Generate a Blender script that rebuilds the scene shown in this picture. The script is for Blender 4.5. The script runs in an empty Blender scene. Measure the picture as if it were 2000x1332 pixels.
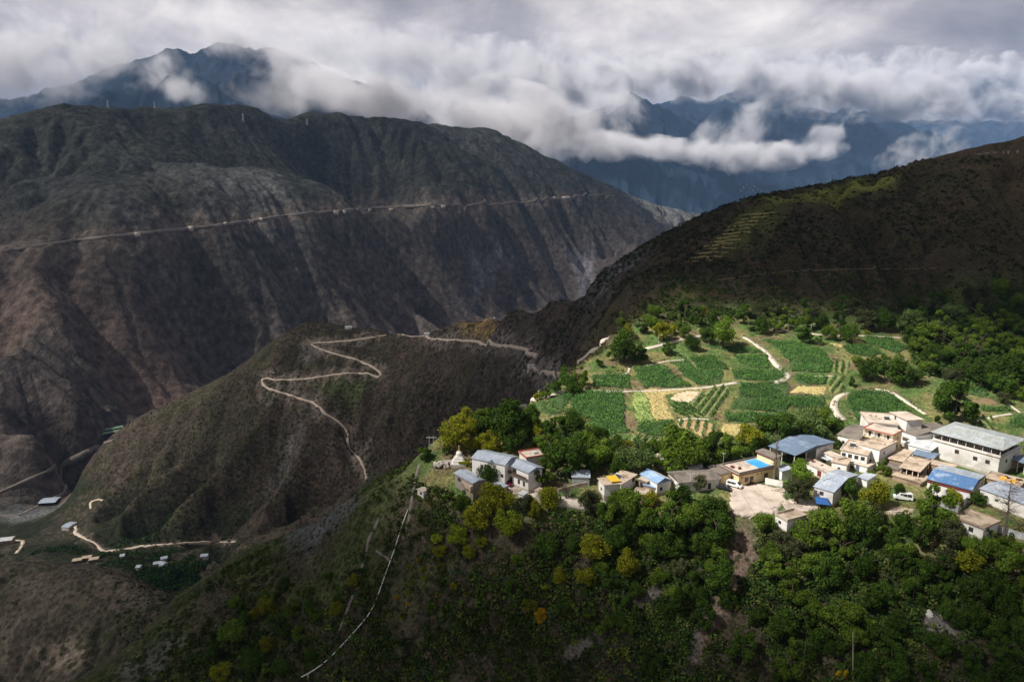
HAZE = 3.0e-5; DECKC = 0.14
import bpy, bmesh, math, random
import numpy as np
from mathutils import Vector, Matrix
R = math.radians
scene = bpy.context.scene
COL = scene.collection

# ------------------------------------------------------------------ camera
F, PITCH = 1333.0, R(12.0)
cam_d = bpy.data.cameras.new("camera"); cam = bpy.data.objects.new("camera", cam_d); COL.objects.link(cam)
cam_d.sensor_width = 36.0; cam_d.lens = 36.0 * F / 2000.0
cam_d.clip_start = 1.0; cam_d.clip_end = 200000.0
cam.location = (0, 0, 0); cam.rotation_euler = (R(90) - PITCH, 0, 0)
scene.camera = cam

# ------------------------------------------------------------------ light
SUN_AZ, SUN_EL = R(-110.0), R(50.0)      # azimuth clockwise from +Y: from the left
scene.view_settings.view_transform = 'Standard'
scene.view_settings.look = 'None'
scene.view_settings.exposure = 0.60
scene.view_settings.gamma = 1.0
scene.cycles.use_denoising = True; scene.cycles.denoising_prefilter = 'ACCURATE'; scene.cycles.denoising_input_passes = 'RGB_ALBEDO_NORMAL'
scene.cycles.max_bounces = 6; scene.cycles.diffuse_bounces = 3; scene.cycles.glossy_bounces = 2
scene.cycles.transparent_max_bounces = 12; scene.cycles.volume_bounces = 2; scene.cycles.transmission_bounces = 2
scene.cycles.volume_step_rate = 0.6; scene.cycles.caustics_reflective = False; scene.cycles.caustics_refractive = False

sun_dir = Vector((math.sin(SUN_AZ) * math.cos(SUN_EL), math.cos(SUN_AZ) * math.cos(SUN_EL), math.sin(SUN_EL)))
sd = bpy.data.lights.new("sun", 'SUN'); so = bpy.data.objects.new("sun", sd); COL.objects.link(so)
sd.energy = 5.0; sd.angle = R(0.6); sd.color = (1.0, 0.95, 0.86)
so.rotation_euler = sun_dir.to_track_quat('Z', 'Y').to_euler()

class NT:
    """tiny node helper"""
    def __init__(s, tree):
        s.t = tree; s.n = tree.nodes; s.l = tree.links
    def new(s, kind, **kw):
        n = s.n.new(kind)
        ins = kw.pop('ins', {})
        for k, v in kw.items(): setattr(n, k, v)
        for k, v in ins.items():
            if hasattr(v, 'is_output') or isinstance(v, bpy.types.NodeSocket): s.l.new(v, n.inputs[k])
            else: n.inputs[k].default_value = v
        return n
    def link(s, a, b): s.l.new(a, b)
    def math(s, op, a, b=None, clamp=False):
        n = s.n.new('ShaderNodeMath'); n.operation = op; n.use_clamp = clamp
        for i, v in enumerate((a, b)):
            if v is None: continue
            if isinstance(v, bpy.types.NodeSocket): s.l.new(v, n.inputs[i])
            else: n.inputs[i].default_value = v
        return n.outputs[0]
    def ramp(s, fac, stops, interp='LINEAR'):
        n = s.n.new('ShaderNodeValToRGB'); n.color_ramp.interpolation = interp
        e = n.color_ramp.elements
        while len(e) < len(stops): e.new(0.5)
        for i, (p, c) in enumerate(stops):
            e[i].position = p; e[i].color = (c, c, c, 1) if not hasattr(c, '__len__') else (*c[:3], 1)
        s.l.new(fac, n.inputs[0]); return n.outputs[0]
    def mix(s, fac, a, b, blend='MIX'):
        n = s.n.new('ShaderNodeMix'); n.data_type = 'RGBA'; n.blend_type = blend
        for i, v in ((0, fac), (6, a), (7, b)):
            if isinstance(v, bpy.types.NodeSocket): s.l.new(v, n.inputs[i])
            elif i == 0: n.inputs[0].default_value = v
            else: n.inputs[i].default_value = (*v[:3], 1)
        return n.outputs[2]
    def noise(s, vec, scale, detail=4, rough=0.55, dist=0.0, out=0):
        n = s.n.new('ShaderNodeTexNoise')
        n.inputs['Scale'].default_value = scale; n.inputs['Detail'].default_value = detail
        n.inputs['Roughness'].default_value = rough; n.inputs['Distortion'].default_value = dist
        if vec is not None: s.l.new(vec, n.inputs['Vector'])
        return n.outputs[out]

# world: Nishita sky showing through a procedural overcast
world = bpy.data.worlds.new("World"); scene.world = world; world.use_nodes = True
W = NT(world.node_tree); W.n.clear()
sky = W.new('ShaderNodeTexSky', sky_type='NISHITA', sun_disc=False, sun_elevation=SUN_EL, sun_rotation=SUN_AZ)
sky.air_density = 1.0; sky.dust_density = 2.0
bg1 = W.new('ShaderNodeBackground', ins={'Color': sky.outputs[0], 'Strength': 0.09})
tc = W.new('ShaderNodeTexCoord')
mp = W.new('ShaderNodeMapping', ins={'Vector': tc.outputs['Generated']}); mp.inputs['Scale'].default_value = (1, 1, 1.9); mp.inputs['Location'].default_value = (0.3, 0.1, 0.2)
n1 = W.noise(mp.outputs[0], 3.2, 8, 0.56, 0.3)
n2 = W.noise(mp.outputs[0], 9.0, 7, 0.58, 0.8)
n3 = W.noise(mp.outputs[0], 1.3, 2, 0.5, 0.0)
nn = W.math('ADD', W.math('MULTIPLY', n1, 0.6), W.math('ADD', W.math('MULTIPLY', n2, 0.18), W.math('MULTIPLY', n3, 0.22)))
cloudc = W.ramp(nn, [(0.37, (0.13, 0.125, 0.145)), (0.43, (0.23, 0.215, 0.235)), (0.50, (0.33, 0.30, 0.315)), (0.56, (0.50, 0.455, 0.45)), (0.66, (0.84, 0.77, 0.72))])
sep = W.new('ShaderNodeSeparateXYZ', ins={0: tc.outputs['Generated']})
up = W.ramp(sep.outputs[2], [(0.0, 0.42), (0.08, 0.62), (0.22, 1.02), (0.45, 0.36)])
cl2 = W.mix(1.0, cloudc, up, 'MULTIPLY')
bg2 = W.new('ShaderNodeBackground', ins={'Color': cl2, 'Strength': 1.0})
cov = W.ramp(n3, [(0.2, 0.95), (0.5, 0.99)])
mx = W.new('ShaderNodeMixShader', ins={0: cov, 1: bg1.outputs[0], 2: bg2.outputs[0]})
wo = W.new('ShaderNodeOutputWorld', ins={0: mx.outputs[0]})

# ------------------------------------------------------------------ pixel <-> place helpers
CP, SP = math.cos(PITCH), math.sin(PITCH)
def pray(px, py):
    u = (px - 1000.0) / F; v = (666.0 - py) / F
    return np.array((u, CP + v * SP, -SP + v * CP))
def atY(px, py, Y):
    d = pray(px, py); return d * (Y / d[1])
def atZ(px, py, Z):
    d = pray(px, py); return d * (Z / d[2])

# ------------------------------------------------------------------ numpy noise
def _hash(ix, iy, seed):
    h = (ix.astype(np.int64) * 374761393 + iy.astype(np.int64) * 668265263 + seed * 1442695041) & 0xFFFFFFFF
    h = ((h ^ (h >> 13)) * 1274126177) & 0xFFFFFFFF
    h = h ^ (h >> 16)
    return (h & 0xFFFFFF) / float(0xFFFFFF) * 2 - 1
def vnoise(x, y, seed=0):
    fx = np.floor(x); fy = np.floor(y); tx = x - fx; ty = y - fy
    tx = tx * tx * tx * (tx * (tx * 6 - 15) + 10); ty = ty * ty * ty * (ty * (ty * 6 - 15) + 10)
    a = _hash(fx, fy, seed); b = _hash(fx + 1, fy, seed); c = _hash(fx, fy + 1, seed); d = _hash(fx + 1, fy + 1, seed)
    return (a + (b - a) * tx) * (1 - ty) + (c + (d - c) * tx) * ty
def fbm(x, y, L, oct=4, seed=0, gain=0.5, ridged=False):
    s = np.zeros_like(x, dtype=float); a = 1.0; tot = 0
    x = x / L; y = y / L
    for o in range(oct):
        n = vnoise(x, y, seed + o * 17)
        if ridged: n = 1 - 2 * np.abs(n)
        s += a * n; tot += a; a *= gain
        x, y = (x * 1.6 - y * 1.2) + 13.7, (x * 1.2 + y * 1.6) + 7.1
    return s / tot
def sstep(a, b, x):
    t = np.clip((x - a) / (b - a), 0, 1); return t * t * (3 - 2 * t)

# ------------------------------------------------------------------ terrain control lines (image column, image row, depth in m)
ctrl = []
def dens(pts, step):
    out = []
    for a, b in zip(pts[:-1], pts[1:]):
        n = max(1, int(np.linalg.norm(b[:2] - a[:2]) / step))
        for i in range(n): out.append(a + (b - a) * i / n)
    out.append(pts[-1]); return out
def PY(lst, step=60, backs=(), fwd=()):
    pts = dens([atY(*p) for p in lst], step)
    for p in pts:
        ctrl.append(tuple(p))
        for dr, dz in backs:
            n = p[:2] / np.linalg.norm(p[:2]); q = p[:2] + n * dr
            ctrl.append((q[0], q[1], p[2] + dz))
def PZ(lst, z, step=60):
    for p in dens([atZ(a, b, z) for a, b in lst], step): ctrl.append(tuple(p))
def PW(lst, step=200):
    for p in dens([np.array(q, float) for q in lst], step): ctrl.append(tuple(p))

# village shelf
PZ([(880,965),(1000,978),(1100,992),(1200,988),(1300,988),(1420,1012),(1560,1030),(1700,1030),(1850,1065),(2000,1090),(2150,1120)], -94, 18)
PZ([(950,925),(1100,930),(1300,935),(1500,935),(1750,935),(1900,930),(2100,925)], -91, 25)
PZ([(920,880),(1050,880),(1250,880),(1400,872),(1600,855),(1800,845),(2000,850),(2150,850)], -88, 30)
PZ([(1080,820),(1200,825),(1400,830),(1600,800),(1850,800),(2000,800),(2150,800)], -85, 30)
PZ([(1120,760),(1250,762),(1430,760),(1600,755),(1800,750),(2000,745),(2150,740)], -81, 30)
PZ([(1180,700),(1300,700),(1450,700),(1600,700),(1800,695),(2000,690),(2150,685)], -75, 35)
PZ([(1230,655),(1400,652),(1600,648),(1800,645),(2000,640),(2150,640)], -69, 35)
# hill on the right
for row in ([(1250,600,398),(1400,600,390),(1700,600,385),(2000,600,385)],
            [(1230,560,425),(1400,560,405),(1700,555,405),(2000,550,402)],
            [(1300,500,455),(1500,500,432),(1800,495,428),(2100,490,425)],
            [(1400,450,468),(1600,450,455),(1900,440,455),(2100,430,450)],
            [(1640,395,492),(1800,370,495),(2000,350,495),(2150,330,500)]): PY(row, 45)
PY([(1150,562,540),(1180,545,520),(1270,480,505),(1350,435,500),(1420,400,505),(1500,380,515),(1560,372,520),(1640,355,530),(1720,338,540),(1800,310,552),(1900,290,565),(2000,265,582),(2150,230,600)],
   30, backs=((60,-14),(200,-110),(500,-330)))
# shelf edge above the ravine
PY([(1200,640,362),(1150,690,322),(1100,722,302)], 18, backs=((16,-9),(42,-26)))
PY([(1078,742,290),(1050,765,276),(1010,800,259)], 18, backs=((16,-10),(45,-38),(105,-62)))
PY([(985,808,254),(950,815,250),(860,850,238),(820,892,229)], 18, backs=((16,-10),(45,-42),(120,-100),(250,-150)))
PY([(820,892,229),(760,925,233),(700,960,238),(640,1000,243),(560,1040,247),(500,1060,249),(430,1100,247),(340,1165,239),(250,1260,221),(150,1320,206),(60,1390,190)], 20, backs=((18,-14),(50,-52),(120,-130),(260,-235)))
# near slope
PY([(600,1332,190),(1000,1332,156),(1500,1332,150),(2000,1332,139),(2200,1332,135)], 25)
PY([(300,1332,200),(600,1332,190)], 30)
PY([(500,1200,215),(800,1150,190),(1000,1150,178),(1500,1160,170),(2000,1200,154)], 25)
PY([(650,1060,225),(800,1030,206),(900,1040,196),(1400,1080,182),(2000,1130,163)], 25)
PW([(-150,120,-205),(-60,90,-185),(0,80,-180),(60,80,-175),(140,70,-170)], 30)
# ridge that carries the hairpin road
PY([(1150,562,560),(1080,582,640),(1000,600,720),(960,618,790),(900,628,850),(840,645,900),(780,652,950),(740,645,975),(690,640,1000),(640,632,1000),(600,628,1000),(560,650,1010),(500,692,1005),(440,730,995),(370,765,980),(300,800,970),(240,835,960),(200,870,945),(160,920,915),(135,975,885)],
   45, backs=((40,-22),(120,-110),(260,-235)))
PY([(610,668,955),(740,672,950),(830,665,890),(950,672,740),(1040,690,590),(1090,690,505)], 45)
PY([(515,740,905),(620,738,895),(745,732,880),(850,720,800),(950,715,680),(1040,722,545),(1085,728,480)], 45)
PY([(400,850,870),(520,800,862),(630,800,848),(740,800,800),(850,780,700),(950,770,600)], 50)
PY([(300,950,805),(420,950,800),(550,930,790),(700,885,795),(780,850,720),(860,850,620),(900,820,560)], 50)
PY([(180,975,862),(150,1040,785),(200,1073,738),(300,1062,733),(450,1060,722),(560,1010,740),(640,975,745),(715,935,755),(770,900,690)], 50)
PY([(1120,640,560),(1050,640,620)], 60)
PY([(1120,690,440)], 60)
# valley floor and the brown knoll
PY([(-60,1088,610),(0,1095,592),(100,1102,577),(180,1106,566),(260,1130,552),(335,1160,540)], 30, backs=((25,-12),(60,-40)))
PY([(0,1190,530),(100,1200,520),(200,1190,525),(300,1185,520)], 40)
PY([(-60,1332,485),(0,1332,482),(150,1300,480),(300,1230,500)], 40)
PW([(-190,330,-330),(-230,420,-372),(-190,520,-385),(-165,600,-385)], 50)
PY([(-60,1075,715),(100,1080,700),(330,1110,665),(400,1080,700),(250,1090,690)], 60)
PY([(-60,1010,860),(50,1010,865),(120,975,930)], 60)
PW([(-1100,820,-432),(-720,920,-432),(-560,1060,-436),(-420,1250,-440),(-200,1480,-446),(150,1750,-450),(500,2150,-455),(1000,2700,-460),(1800,3500,-470),(2600,4300,-480),(3600,5600,-490)], 150)
# opposite mountain
PY([(-120,985,900),(0,940,985),(100,895,1075),(230,838,1250)], 80)
PY([(-150,760,1080),(0,720,1160),(150,720,1280),(300,720,1450),(420,720,1650)], 120)
PY([(-150,500,1430),(0,490,1480),(300,455,1650),(600,415,2100),(760,402,2500),(900,398,2750),(1040,393,3250),(1150,382,3700)], 150)
PY([(150,600,1400),(300,600,1560),(450,600,1720),(600,580,1900),(700,590,2050)], 150)
PY([(790,635,2150),(785,560,2400),(740,480,2650),(650,350,2850),(575,260,3000)], 150)
PY([(850,600,2300),(900,540,2600),(1000,500,2900),(1100,480,3150),(1200,500,3250)], 150)
PY([(1100,430,3400),(1230,440,3700),(1290,455,3900),(1340,452,4400)], 200)
PY([(-150,350,1800),(0,350,1820),(250,320,2050),(450,310,2400)], 150)
PY([(-180,262,2100),(-60,250,2150),(0,238,2180),(60,220,2230),(120,208,2280),(200,209,2380),(300,210,2480),(400,207,2600),(500,212,2750),(600,214,2950),(700,228,3250),(800,240,3500),(860,250,3650),(930,256,3900),(970,272,4000),(1020,292,4100),(1080,322,4250),(1150,352,4450),(1220,382,4650),(1290,402,4850),(1340,418,5100),(1380,440,5400)],
   130, backs=((300,-120),(900,-600)))
PW([(-3500,6500,-400),(-1000,7000,-400),(1000,7200,-400),(3500,7400,-450),(4800,7400,-450)], 800)
PW([(900,900,-200),(1300,1500,-420),(2000,2300,-450),(1500,1000,-150)], 500)

C = np.array(ctrl); print("control points", len(C))
# merge near-duplicates
keep = []
for i in range(len(C)):
    tol = 0.02 * max(60, np.hypot(*C[i, :2]))
    if all(np.hypot(*(C[i, :2] - C[j, :2])) > tol * 0.35 for j in keep): keep.append(i)
C = C[keep]
# log-polar warp keeps the kernel sharp near and broad far
def warp(x, y):
    r = np.hypot(x, y); a = np.arctan2(x, y); return a * 1.0, np.log(np.maximum(r, 1.0))
wx, wy = warp(C[:, 0], C[:, 1])
ratio = C[:, 2] / np.hypot(C[:, 0], C[:, 1])        # slope of the sight line: smooth in this space
def kern(d2): return np.sqrt(d2 + 0.016 ** 2)
n = len(C)
A = np.zeros((n + 3, n + 3))
d2 = (wx[:, None] - wx) ** 2 + (wy[:, None] - wy) ** 2
A[:n, :n] = kern(d2) - np.eye(n) * 0.0015
Pm = np.stack([np.ones(n), wx, wy], 1); A[:n, n:] = Pm; A[n:, :n] = Pm.T
sol = np.linalg.solve(A, np.concatenate([ratio, np.zeros(3)]))
def base_h(x, y):
    sh = x.shape; x = x.ravel(); y = y.ravel(); out = np.empty(len(x))
    for s in range(0, len(x), 20000):
        a, b = warp(x[s:s + 20000], y[s:s + 20000])
        k = kern((a[:, None] - wx) ** 2 + (b[:, None] - wy) ** 2)
        out[s:s + 20000] = k @ sol[:n] + sol[n] + sol[n + 1] * a + sol[n + 2] * b
    return (out * np.hypot(x, y)).reshape(sh)

def bil(G, gx0, gy0, dx, x, y):
    fx = np.clip((x - gx0) / dx, 0, G.shape[1] - 1.001); fy = np.clip((y - gy0) / dx, 0, G.shape[0] - 1.001)
    ix = fx.astype(int); iy = fy.astype(int); tx = fx - ix; ty = fy - iy
    return (G[iy, ix] * (1 - tx) + G[iy, ix + 1] * tx) * (1 - ty) + (G[iy + 1, ix] * (1 - tx) + G[iy + 1, ix + 1] * tx) * ty
def make_grid(x0, x1, y0, y1, dx, sub):
    cx = np.arange(x0, x1 + dx * sub, dx * sub); cy = np.arange(y0, y1 + dx * sub, dx * sub)
    X, Y = np.meshgrid(cx, cy); H = base_h(X, Y)
    gx = np.arange(x0, x1, dx); gy = np.arange(y0, y1, dx); GX, GY = np.meshgrid(gx, gy)
    return GX, GY, bil(H, x0, y0, dx * sub, GX, GY)
def erode(H, dx, amount, mask, noise, mod, iters=2, talus=0.75, expo=0.45, amax=1e9, dmax=60, a0=6, smooth=1):
    """carve channels along the steepest descent, then open them into V gullies"""
    ny, nx = H.shape; H = H.copy()
    for it in range(iters):
        Hn = H + noise
        best = np.zeros_like(H); rec = np.arange(H.size).reshape(H.shape).copy(); idx = rec.copy()
        for sy in (-1, 0, 1):
            for sx in (-1, 0, 1):
                if not (sx or sy): continue
                sh = np.full_like(H, 1e9); si = idx.copy()
                ys = slice(max(0, -sy), ny - max(0, sy)); yd = slice(max(0, sy), ny - max(0, -sy))
                xs = slice(max(0, -sx), nx - max(0, sx)); xd = slice(max(0, sx), nx - max(0, -sx))
                sh[ys, xs] = Hn[yd, xd]; si[ys, xs] = idx[yd, xd]
                sl = (Hn - sh) / (math.hypot(sx, sy) * dx)
                m = sl > best; best = np.where(m, sl, best); rec = np.where(m, si, rec)
        order = np.argsort(-Hn.ravel()).tolist(); r = rec.ravel().tolist(); acc = [1.0] * H.size
        for c in order:
            k = r[c]
            if k != c: acc[k] += acc[c]
        acc = np.minimum(np.array(acc).reshape(H.shape) * dx * dx, amax)
        D = amount * mask * np.maximum(0, acc ** expo - (a0 * dx * dx) ** expo)
        D = np.minimum(D, dmax)
        for k in range(int(dmax / (talus * dx)) + 2):
            for sy, sx in ((0, 1), (0, -1), (1, 0), (-1, 0), (1, 1), (-1, -1), (1, -1), (-1, 1)):
                D = np.maximum(D, np.roll(np.roll(D, sy, 0), sx, 1) - talus * dx * math.hypot(sy, sx))
        H = H - D * np.minimum(1, mask * 3) * mod
    for k in range(smooth):
        S = (np.roll(H, 1, 0) + np.roll(H, -1, 0) + np.roll(H, 1, 1) + np.roll(H, -1, 1)) / 4
        H = 0.5 * H + 0.5 * S
    return H, acc
g1 = (-1000, 1000, 60, 1420, 3.2)
X1, Y1, H1 = make_grid(*g1, 4)
g2 = (-4300, 4700, 750, 7300, 13.0)
X2, Y2, H2 = make_grid(*g2, 3)
nz = fbm(X1, Y1, 90, 4, 3) * 20
# where ravines may cut: everything but shelf, hill and valley floor
r1 = np.hypot(X1, Y1)
m1 = sstep(400, 470, r1) * sstep(-410, -385, H1)
m1 = np.maximum(m1, 0.55 * sstep(-55, -47, H1) * (Y1 > 380))
m1n = 0.35 * (1 - sstep(-104, -97, H1)) * (r1 < 420)
m1 = np.maximum(m1, m1n)
mod1 = np.clip(1.1 + 1.1 * fbm(X1, Y1, 170, 3, 15), 0.5, 1.7)
def carve(H, lines, width, depth):
    """open main ravines along given fall lines"""
    for ln in lines:
        G = []
        for px, py in ln:
            d = pray(px, py); t = np.exp(np.linspace(math.log(330), math.log(1400), 900)); Pp = d[None] * t[:, None]
            b = Pp[:, 2] < bil(H, g1[0], g1[2], g1[4], Pp[:, 0], Pp[:, 1]); k = int(np.argmax(b)); G.append(Pp[k, :2])
        wx_ = X1 + fbm(X1, Y1, 60, 3, 23) * 14; wy_ = Y1 + fbm(X1, Y1, 60, 3, 29) * 14; dd = np.full(H.shape, 1e9); tt = np.zeros(H.shape); n = len(G) - 1
        for i, (a, b) in enumerate(zip(G[:-1], G[1:])):
            e = b - a; t = np.clip(((wx_ - a[0]) * e[0] + (wy_ - a[1]) * e[1]) / (e @ e), 0, 1); q = np.hypot(wx_ - a[0] - t * e[0], wy_ - a[1] - t * e[1]); m = q < dd; dd = np.where(m, q, dd); tt = np.where(m, (i + t) / n, tt)
        H = H - depth * np.maximum(0, 1 - dd / width) * np.clip(tt * 3 + 0.15, 0, 1) * np.clip((1.15 - tt) * 3, 0, 1)
    return H
H1 = carve(H1, [[(800,690),(770,760),(735,830),(705,885)], [(905,690),(860,770),(800,840),(750,890)], [(1000,710),(940,780),(870,835)], [(570,815),(530,880),(460,960),(400,1030)], [(470,800),(400,870),(310,960),(250,1020)], [(650,880),(610,930),(560,975)], [(720,760),(700,800),(690,840)]], 44, 36)
H1 = carve(H1, [[(520,850),(490,900),(440,960)], [(380,820),(330,880),(240,960)], [(950,700),(900,770),(840,820)], [(850,700),(815,760),(780,810)]], 24, 17)
H1, A1 = erode(H1, g1[4], 0.42, m1, nz, mod1, iters=2, talus=0.55, expo=0.40, amax=80000, dmax=36, a0=10, smooth=0)
nz2 = fbm(X2, Y2, 520, 5, 9, 0.55) * 150
m2 = sstep(-445, -400, H2) * (Y2 > 900)
mod2 = np.clip(0.95 + 1.2 * fbm(X2, Y2, 900, 3, 19), 0.25, 1.6)
H2, A2 = erode(H2, g2[4], 0.80, m2, nz2, mod2, iters=2, talus=0.50, expo=0.40, amax=900000, dmax=105, a0=5, smooth=0)
H2 = H2 + fbm(X2, Y2, 300, 4, 31) * 14 * m2

def height(x, y, fine=True):
    h1 = bil(H1, g1[0], g1[2], g1[4], x, y)
    h2 = bil(H2, g2[0], g2[2], g2[4], x, y)
    w = sstep(1250, 1400, y + 0 * x); w = np.maximum(w, sstep(900, 980, np.abs(x)))
    h = h1 * (1 - w) + h2 * w
    if fine:
        r = np.hypot(x, y)
        wild = 1 - np.clip(sstep(-100, -94, h) * (1 - sstep(-62, -52, h)) * (r < 470), 0, 1)
        h = h + wild * (fbm(x, y, 22, 4, 51) * 1.6 + fbm(x, y, 110, 4, 61, ridged=True) * 2.2 * sstep(380, 700, r)) + fbm(x, y, 170, 5, 71, 0.6, ridged=True) * 13 * sstep(1100, 2200, r)
        h = h + (1 - wild) * fbm(x, y, 30, 3, 81) * 0.35
    return h
def hit(px, py, r0=110.0, r1=7000.0):
    d = pray(px, py); t = np.exp(np.linspace(math.log(r0), math.log(r1), 2600))
    P = d[None] * t[:, None]; below = P[:, 2] < height(P[:, 0], P[:, 1])
    k = int(np.argmax(below))
    if not below[k]: return None
    if k == 0: return P[0]
    a, b = t[k - 1], t[k]
    for _ in range(12):
        m = 0.5 * (a + b); p = d * m
        if p[2] < height(np.array([p[0]]), np.array([p[1]]))[0]: b = m
        else: a = m
    p = d * b; return p
def gz(x, y): return float(height(np.array([float(x)]), np.array([float(y)]))[0])
# ------------------------------------------------------------------ object helpers
def put(o, parent=None, label=None, cat=None, group=None, kind=None):
    COL.objects.link(o)
    if parent is not None: o.parent = parent
    if label: o['label'] = label
    if cat: o['category'] = cat
    if group: o['group'] = group
    if kind: o['kind'] = kind
    return o
def np_mesh(name, V, Fc, mat=None, smooth=False, mats=None, mi=None):
    me = bpy.data.meshes.new(name); V = np.asarray(V, np.float32); Fc = np.asarray(Fc, np.int32); k = Fc.shape[1]
    me.vertices.add(len(V)); me.vertices.foreach_set('co', V.ravel())
    me.loops.add(Fc.size); me.loops.foreach_set('vertex_index', Fc.ravel())
    me.polygons.add(len(Fc)); me.polygons.foreach_set('loop_start', np.arange(0, Fc.size, k, dtype=np.int32))
    me.polygons.foreach_set('loop_total', np.full(len(Fc), k, dtype=np.int32))
    for m in (mats or ([mat] if mat else [])): me.materials.append(m)
    if mi is not None: me.polygons.foreach_set('material_index', np.asarray(mi, np.int32))
    me.update(calc_edges=True)
    if smooth: me.polygons.foreach_set('use_smooth', np.ones(len(Fc), bool))
    return me
def pmask(X, Y, poly, soft=1.5):
    """soft point-in-polygon mask in plan"""
    P = np.asarray(poly, float); out = np.zeros(X.shape)
    bx = (X > P[:, 0].min() - 3 * soft) & (X < P[:, 0].max() + 3 * soft) & (Y > P[:, 1].min() - 3 * soft) & (Y < P[:, 1].max() + 3 * soft)
    x = X[bx]; y = Y[bx]
    if not len(x): return out
    ins = np.zeros(len(x), bool); dd = np.full(len(x), 1e9)
    for i in range(len(P)):
        x1, y1 = P[i]; x2, y2 = P[(i + 1) % len(P)]
        c = ((y1 > y) != (y2 > y)) & (x < (x2 - x1) * (y - y1) / (y2 - y1 + 1e-12) + x1); ins ^= c
        L2 = (x2 - x1) ** 2 + (y2 - y1) ** 2 + 1e-9; t = np.clip(((x - x1) * (x2 - x1) + (y - y1) * (y2 - y1)) / L2, 0, 1)
        dd = np.minimum(dd, np.hypot(x - x1 - t * (x2 - x1), y - y1 - t * (y2 - y1)))
    sd = np.where(ins, dd, -dd); out[bx] = sstep(-soft, soft, sd); return out
def gp(lst, **k):
    """image points -> plan points on the terrain"""
    out = []
    for p in lst:
        h = hit(*p, **k)
        if h is not None: out.append(h[:2])
    return out

# ------------------------------------------------------------------ terrain sheet
NA, NR = 1150, 1350
az = np.linspace(R(-42), R(42), NA); lr = np.linspace(math.log(112), math.log(8300), NR)
AZ, LR = np.meshgrid(az, lr); RR = np.exp(LR)
X = np.sin(AZ) * RR; Y = np.cos(AZ) * RR
Z = height(X, Y)
ac = np.where(Y < 1330, bil(np.log(A1 / 30), g1[0], g1[2], g1[4], X, Y), bil(np.log(A2 / 500), g2[0], g2[2], g2[4], X, Y))
ac = np.where(np.abs(X) > 940, bil(np.log(A2 / 500), g2[0], g2[2], g2[4], X, Y), ac)
# zones
gorge = sstep(-405, -418, Z)
ridge_far = (RR > 1150) | ((X < -500) & (Y > 905) & (X + 0.0 * Y < -420))
far = sstep(1100, 1200, RR - 0.25 * X * 0)
hillz = (RR < 900) & (Z > -66) & (Y > 350)
shelf = sstep(-101, -95, Z) * (1 - sstep(-66, -58, Z)) * (RR < 440) * sstep(-60, -20, X + (Y - 200) * 0.1)
n_a = fbm(X, Y, 9, 4, 101); n_b = fbm(X, Y, 45, 4, 111); n_c = fbm(X, Y, 200, 4, 121); n_d = fbm(X, Y, 900, 4, 131)
def C3(*c): return np.array(c)[None, None]
def mixc(a, b, t): return a + (b - a) * t[..., None]
col = np.ones(X.shape + (3,)) * C3(0.072, 0.062, 0.042)                     # near slope: dry scrub soil
col = mixc(col, C3(0.068, 0.084, 0.030), sstep(-0.1, 0.35, n_b))
near_l = (RR < 330)
# middle ridge: grey-brown scree and dry scrub
mid = sstep(330, 430, RR) * (Z < -70)
c_mid = mixc(C3(0.078, 0.060, 0.048), C3(0.054, 0.046, 0.034), sstep(-0.15, 0.3, n_c + 0.5 * n_b))
c_mid = mixc(c_mid, C3(0.120, 0.100, 0.088), sstep(0.15, 0.5, fbm(X, Y, 130, 4, 141)) * sstep(2.2, 4.0, ac) * 0.8)
c_mid = mixc(c_mid, C3(0.055, 0.060, 0.030), sstep(0.1, 0.45, -n_b + 0.3 * n_a) * 0.6)
col = mixc(col, c_mid, mid)
# opposite mountain
hgt = sstep(-420, 120, Z + n_d * 260)
c_far = mixc(C3(0.096, 0.079, 0.070), C3(0.052, 0.055, 0.047), hgt)
c_far = mixc(c_far, C3(0.100, 0.100, 0.100), sstep(0.05, 0.5, n_d) * 0.7)
c_far = mixc(c_far, C3(0.140, 0.098, 0.080), sstep(0.10, 0.50, fbm(X, Y, 500, 4, 151)) * (1 - hgt) * 0.9)
c_far = mixc(c_far, C3(0.050, 0.060, 0.042), sstep(2.6, 4.4, ac + n_c * 1.5) * 0.85)
c_far = mixc(c_far, C3(0.026, 0.032, 0.030), sstep(0.10, 0.4, n_c - 0.1) * sstep(150, 330, Z) * 0.8)
c_far = mixc(c_far, C3(0.240, 0.190, 0.165), sstep(0.35, 0.6, fbm(X, Y, 160, 3, 161)) * sstep(1.5, 3.0, ac) * (1 - sstep(3.4, 4.5, ac)) * 0.7)
isfar = np.clip(sstep(1080, 1200, RR), 0, 1); isfar = np.where((X < -330) & (Y > 1000 + 0.9 * (X + 560)) & (Z > -436) & (Y > 905), 1, isfar)
col = mixc(col, c_far, isfar)
# right-hand hill
c_h = mixc(C3(0.052, 0.042, 0.024), C3(0.038, 0.048, 0.017), sstep(-0.1, 0.35, n_c + 0.4 * n_b))
c_h = mixc(c_h, C3(0.066, 0.048, 0.030), sstep(0.1, 0.4, fbm(X, Y, 60, 3, 171)) * 0.7)
hz = sstep(-66, -56, Z) * (RR < 1000)
col = mixc(col, c_h, hz)
# shelf: straw banks and grass
c_s = mixc(C3(0.200, 0.190, 0.078), C3(0.078, 0.120, 0.036), sstep(-0.35, 0.10, n_a + 0.5 * n_b))
c_s = mixc(c_s, C3(0.170, 0.130, 0.080), sstep(0.15, 0.45, fbm(X, Y, 14, 3, 181)) * 0.8)
col = mixc(col, c_s, shelf)
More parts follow.
